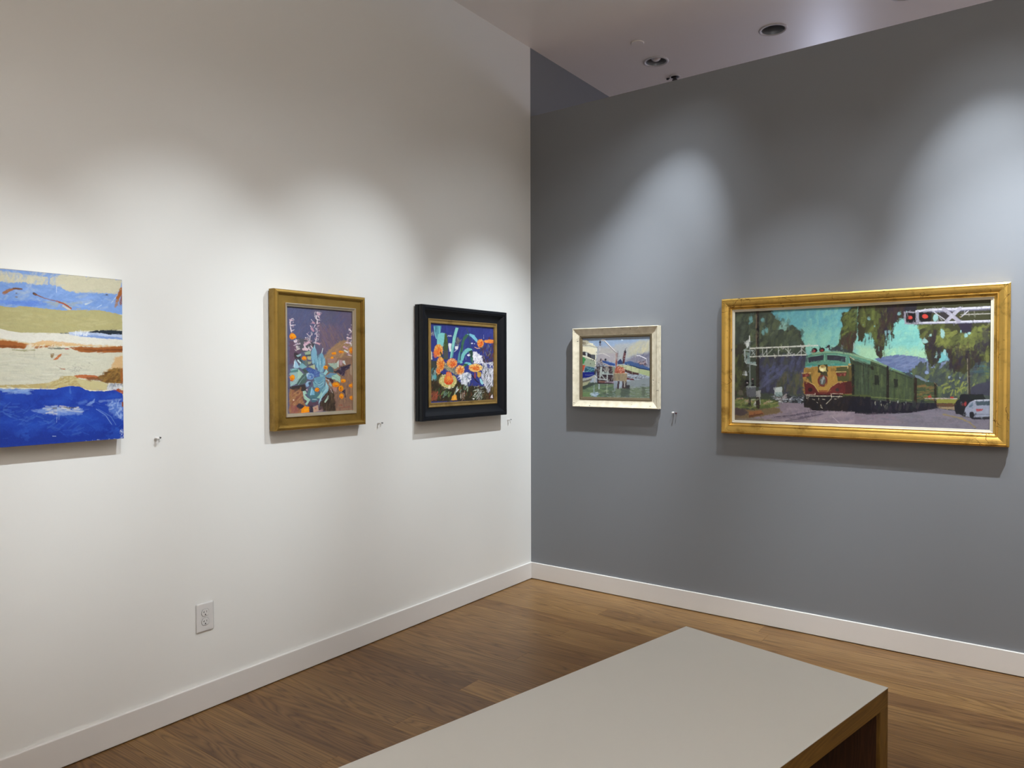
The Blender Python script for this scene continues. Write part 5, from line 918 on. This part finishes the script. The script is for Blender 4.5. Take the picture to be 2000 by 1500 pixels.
p.f('#292126', [(285, 1140), (1000, 1130), (1500, 1165), (1500, 1460), (900, 1432), (430, 1420), (412, 1380), (280, 1360)], 1, .8, .5); p.f('#1b1a2c', [(1150, 1185), (1500, 1175), (1500, 1465), (1060, 1430)], .95, 3, 1); p.d(['#3a3036', '#1e1a20', '#44382f', '#2c2c3c'], 50, [(300, 1190), (1380, 1200), (1380, 1420), (450, 1400)], 80, 30, 80, 25, .5)
p.f('#56602f', [(1000, 1118), (1200, 1130), (1500, 1138), (1500, 1172), (1000, 1152)], .95, 1, .7); p.f('#3a3328', [(285, 1330), (412, 1350), (412, 1380), (285, 1362)], .8)
RL = '#ddd2ba'
p.st(RL, 10, [(308, 1132), (490, 1128), (488, 1105)]); p.st(RL, 10, [(322, 1155), (560, 1158), (790, 1156)]); p.st(RL, 14, [(780, 1118), (790, 1180)]); p.st(RL, 10, [(800, 1165), (980, 1166)]); p.st(RL, 8, [(800, 1112), (990, 1112)], .8)
for q in ([(330, 1195), (372, 1186)], [(440, 1215), (480, 1225)], [(790, 1200), (690, 1300)], [(555, 1195), (552, 1225)], [(590, 1320), (592, 1335)], [(600, 1368), (622, 1378)], [(620, 1215), (668, 1220)], [(840, 1210), (870, 1212)], [(520, 1270), (535, 1285)]): p.st(RL, 10, q, .9)
p.e('#23141a', 474, 322, 54, 46); p.e('#c43436', 468, 332, 27, 24, 1, .8, .5); p.e('#23141a', 614, 312, 52, 42); p.e('#a8372f', 610, 322, 28, 20, 1, .8, .5); p.e('#3a3038', 735, 262, 38, 32, 1, 1, 1.2); p.st('#3a3038', 14, [(670, 270), (800, 275)]); p.e('#d8d4d8', 722, 285, 9, 8); p.st('#5c5058', 10, [(790, 275), (830, 270)])
p.f('#41484a', [(830, 265), (900, 230), (1000, 290), (1100, 320), (1130, 360), (1000, 340), (900, 335), (840, 310)], .95, 1.2, 1.2); p.st('#93b0a8', 16, [(970, 225), (985, 290)], .6, 1.5, 1)
p.smear(3200, 6, 2.2, 75, 60)
p.finish(.07, G_TRAIN, .84)
p.build('canvas', o, M_oil, 2.062, 1.4705)


# ------------------------------------------------------------------ wall outlet
M_plate = mat('white_plastic', (.66, .645, .63), .3)
M_slot = mat('outlet_slots', (.01, .01, .01), .5)
o = wall_thing('wall_outlet', 'L', -2.450, .399, 'white duplex power outlet low on the white wall above the baseboard', 'power outlet')
bm = box(bmesh.new(), -.040, .040, -.0062, 0, -.061, .061, .0045, 3); pl = obj('cover_plate', bm, M_plate, o)
for zc in (.0195, -.0195):
    bm = bmesh.new(); n = 48; R = .0172; pts = []
    for i in range(n):
        a = 2*math.pi*i/n; x, z = R*math.cos(a), R*math.sin(a); z = max(-.0142, min(.0142, z)); pts.append((x, z))
    # dark gap ring around the face
    g0 = [bm.verts.new((x*1.06, -.0064, zc+z*1.06)) for x, z in pts]; bm.faces.new(g0[::-1])
    gap = obj('receptacle_gap', bm, M_slot, o)
    bm = bmesh.new()
    a0 = [bm.verts.new((x, -.0060, zc+z)) for x, z in pts]; a1 = [bm.verts.new((x, -.0076, zc+z)) for x, z in pts]; a2 = [bm.verts.new((x*.96, -.0081, zc+z*.96)) for x, z in pts]
    for i in range(n):
        j = (i+1) % n
        bm.faces.new((a0[i], a0[j], a1[j], a1[i])); bm.faces.new((a1[i], a1[j], a2[j], a2[i]))
    bm.faces.new(a2); bmesh.ops.recalc_face_normals(bm, faces=bm.faces[:])
    rc = obj('receptacle', bm, M_plate, o)
    bm = bmesh.new(); box(bm, -.0066, -.0050, -.0084, -.0078, zc-.0005, zc+.0075); box(bm, -.0102, -.0060, -.0084, -.0078, zc+.0024, zc+.0042); obj('slot', bm, M_slot, rc)
    bm = bmesh.new(); box(bm, .0046, .0062, -.0084, -.0078, zc-.0002, zc+.0072); obj('slot', bm, M_slot, rc)
    bm = bmesh.new(); lathe(bm, [(0, 0), (.0026, 0), (.0026, .0006), (0, .0006)], 20, Matrix.Translation((0, -.0078, zc-.0078)) @ Matrix.Rotation(math.pi/2, 4, 'X')); obj('ground_hole', bm, M_slot, rc)
bm = bmesh.new(); lathe(bm, [(0, 0), (.0032, 0), (.003, .0012), (0, .0016)], 20, Matrix.Translation((0, -.006, 0)) @ Matrix.Rotation(math.pi/2, 4, 'X')); obj('screw', bm, M_plate, o)

# ------------------------------------------------------------------ push pins beside the pictures
M_pin = mat('white_pin_plastic', (.70, .68, .66), .3)
M_pin_dark = mat('dark_red_pin_plastic', (.045, .008, .012), .3)
M_pin_grey = mat('dark_grey_pin_plastic', (.06, .06, .055), .35)
M_steel = mat('pin_steel', (.5, .5, .5), .3, 1.)
def push_pin(wall, a, z, m, k, label):
    t = wall_thing('push_pin', wall, a, z, label, 'push pin', 'push pins beside the pictures')
    R = Matrix.Rotation(math.pi/2, 4, 'X')
    bm = bmesh.new(); lathe(bm, [(0, .004*k), (.0042*k, .004*k), (.0046*k, .0055*k), (.0026*k, .0075*k), (.0024*k, .013*k), (.0046*k, .0155*k), (.0048*k, .0175*k), (.0035*k, .019*k), (0, .0192*k)], 24, R)
    obj('head', bm, m, t, True)
    bm = bmesh.new(); lathe(bm, [(0, -.004), (.0006, -.002), (.0006, .005*k)], 10, R); obj('needle', bm, M_steel, t, True)
push_pin('L', -2.655, 1.180, M_pin, 1.35, 'white push pin below right of the blue striped abstract panel')
push_pin('L', -2.640, 1.181, M_pin_grey, .75, 'dark push pin below right of the blue striped abstract panel')
push_pin('L', -1.440, 1.168, M_pin, 1.2, 'white push pin between the gold and the black framed flower paintings')
push_pin('L', -1.417, 1.168, M_pin_grey, .75, 'dark push pin between the gold and the black framed flower paintings')
push_pin('L', -.272, 1.122, M_pin, 1.1, 'white push pin between the black frame and the room corner')
push_pin('L', -.247, 1.122, M_pin_grey, .7, 'grey push pin between the black frame and the room corner')
push_pin('G', 1.062, 1.190, M_pin, 1.25, 'white push pin on the grey wall right of the harbour painting')
push_pin('G', 1.080, 1.187, M_pin_dark, .95, 'dark red push pin on the grey wall right of the harbour painting')

# ------------------------------------------------------------------ bench
def bench():
    W, L, H, T = .750, 1.95, .450, .060
    t = empty('gallery_bench', (1.772, -1.491, 0), 0, 'low waterfall bench with pale grey top and oak edges in the foreground', 'bench')
    t.rotation_euler = (0, 0, math.atan2(-1.481, -.303)+math.pi/2)     # local -Y runs along the bench towards the viewer
    TL = .0022
    bm = box(bmesh.new(), 0, W, -L, 0, H-TL, H, .0006, 1); obj('seat_top', bm, M_lam, t)['label'] = 'pale grey laminate top'
    bm = box(bmesh.new(), .0006, W-.0006, -L+.0006, -.0006, H-T, H-TL, .0008, 1); obj('seat_slab', bm, M_oak, t)['label'] = 'oak veneered slab'
    for y0, y1 in ((-T, -.0006), (-L+.0006, -L+T)):
        bm = box(bmesh.new(), .0006, W-.0006, y0, y1, 0, H-T, .0008, 1); obj('end_panel', bm, M_oak_v, t)
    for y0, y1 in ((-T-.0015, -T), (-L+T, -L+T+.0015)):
        bm = box(bmesh.new(), .012, W-.012, y0, y1, 0, H-T); obj('inner_sheet', bm, M_inner_dark, t)['label'] = 'dark brown vertical grain inner face'  # thin sheet over the end panel, coloured darker and redder than the oak
    return t
bench()

# ------------------------------------------------------------------ lights
def spot(loc, aim, power, size, blend=.8, col=(.94, .97, 1.), r=.014):
    l = bpy.data.lights.new('gallery_spot', 'SPOT'); l.energy = power; l.spot_size = math.radians(size); l.spot_blend = blend
    l.color = col; l.shadow_soft_size = r
    o = bpy.data.objects.new('gallery_spot', l); o.location = loc
    o.rotation_euler = (Vector(aim)-Vector(loc)).to_track_quat('-Z', 'Y').to_euler(); link(o)
def area(loc, rot, power, sx, sy, col):
    l = bpy.data.lights.new('unseen_area_light', 'AREA'); l.shape = 'RECTANGLE'; l.size = sx; l.size_y = sy; l.energy = power; l.color = col
    o = bpy.data.objects.new('unseen_area_light', l); o.location = loc; o.rotation_euler = rot; link(o)

ZL = 3.60

K = 1.
SP = (.865, .942, 1.)
for a_ in [((1.5, -0.76, 3.6), (0, -0.3, 0.55), 360, 48.0),
           ((2.07, -1.07, 3.6), (0.0, -1.71, 1.47), 215, 36.0),
           ((1.98, -2.6, 3.6), (0, -2.5, 1.32), 200, 37.0),
           ((1.99, -3.35, 3.6), (0.0, -3.25, 1.37), 191, 26.8),
           ((1.46, -0.73, 3.6), (0.9, 0.0, 1.9), 225, 37.4),
           ((2.26, -1.05, 3.6), (1.54, 0.0, 0.84), 194, 40.3),
           ((3.2, -0.94, 3.6), (2.55, 0, 0.8), 480, 45.0),
           ((2.7, -0.94, 3.6), (2.68, 0.0, 2.12), 199, 34.3)]:
    spot((a_[0][0], a_[0][1], ZL), a_[1], a_[2]*1.02, a_[3], 1., SP)
    spot((a_[0][0], a_[0][1], ZL), a_[1], a_[2]*.10, a_[3]*1.7, 1., SP)      # lens spill around the beam
WARM = (1., .955, .90)
area((3.7, YB+.05, 1.55), (math.radians(90), 0, 0), 30*K, 4.6, 2.5, WARM)       # added warm fill before the solid back wall, no window there
area((5.4, -2.8, HC-.03), (0, 0, 0), 32*K, 1.2, 1.2, WARM)       # unseen fill added to lift the white wall near the corner
area((3.6, -4.4, 2.75), (math.radians(180), 0, 0), 120*K, 1.6, 1.6, WARM)       # added upward fill without a fixture, brightens the ceiling and its bounce
COOL = (.70, .765, 1.)
area((.40, YF-.06, 1.75), (math.radians(-90), 0, 0), 20*K, .42, 1.5, COOL)   # daylight from the far room
area((4.3, YF-.06, 1.95), (math.radians(-90), 0, 0), 75*K, 1.8, 1.7, COOL)   # added unseen source, no window; lights the wall above the partition line
for x_ in (1.6, 3.6, 5.4): spot((x_, 3.9, HC-.02), (x_, 3.9, 0), 520*K, 120, .6, COOL, .1)         # added unseen spots, their floor bounce lifts the ceiling beyond the partition

w = bpy.data.worlds.new('World'); bpy.context.scene.world = w; w.use_nodes = True
w.node_tree.nodes['Background'].inputs[0].default_value = (.05, .05, .055, 1)

# ------------------------------------------------------------------ camera
cam = bpy.data.cameras.new('camera'); co = bpy.data.objects.new('camera', cam); link(co)
cam.sensor_fit = 'HORIZONTAL'; cam.sensor_width = 36; cam.lens = 36*FPX/2000; cam.clip_start = .01
M4 = Matrix(((AR[0], AU[0], -AF[0], CX), (AR[1], AU[1], -AF[1], CY), (AR[2], AU[2], -AF[2], CZ), (0, 0, 0, 1)))
co.matrix_world = M4
S = bpy.context.scene; S.camera = co
S.view_settings.view_transform = 'Standard'; S.view_settings.look = 'None'; S.view_settings.gamma = 1; S.view_settings.exposure = 0
S.view_settings.use_curve_mapping = False
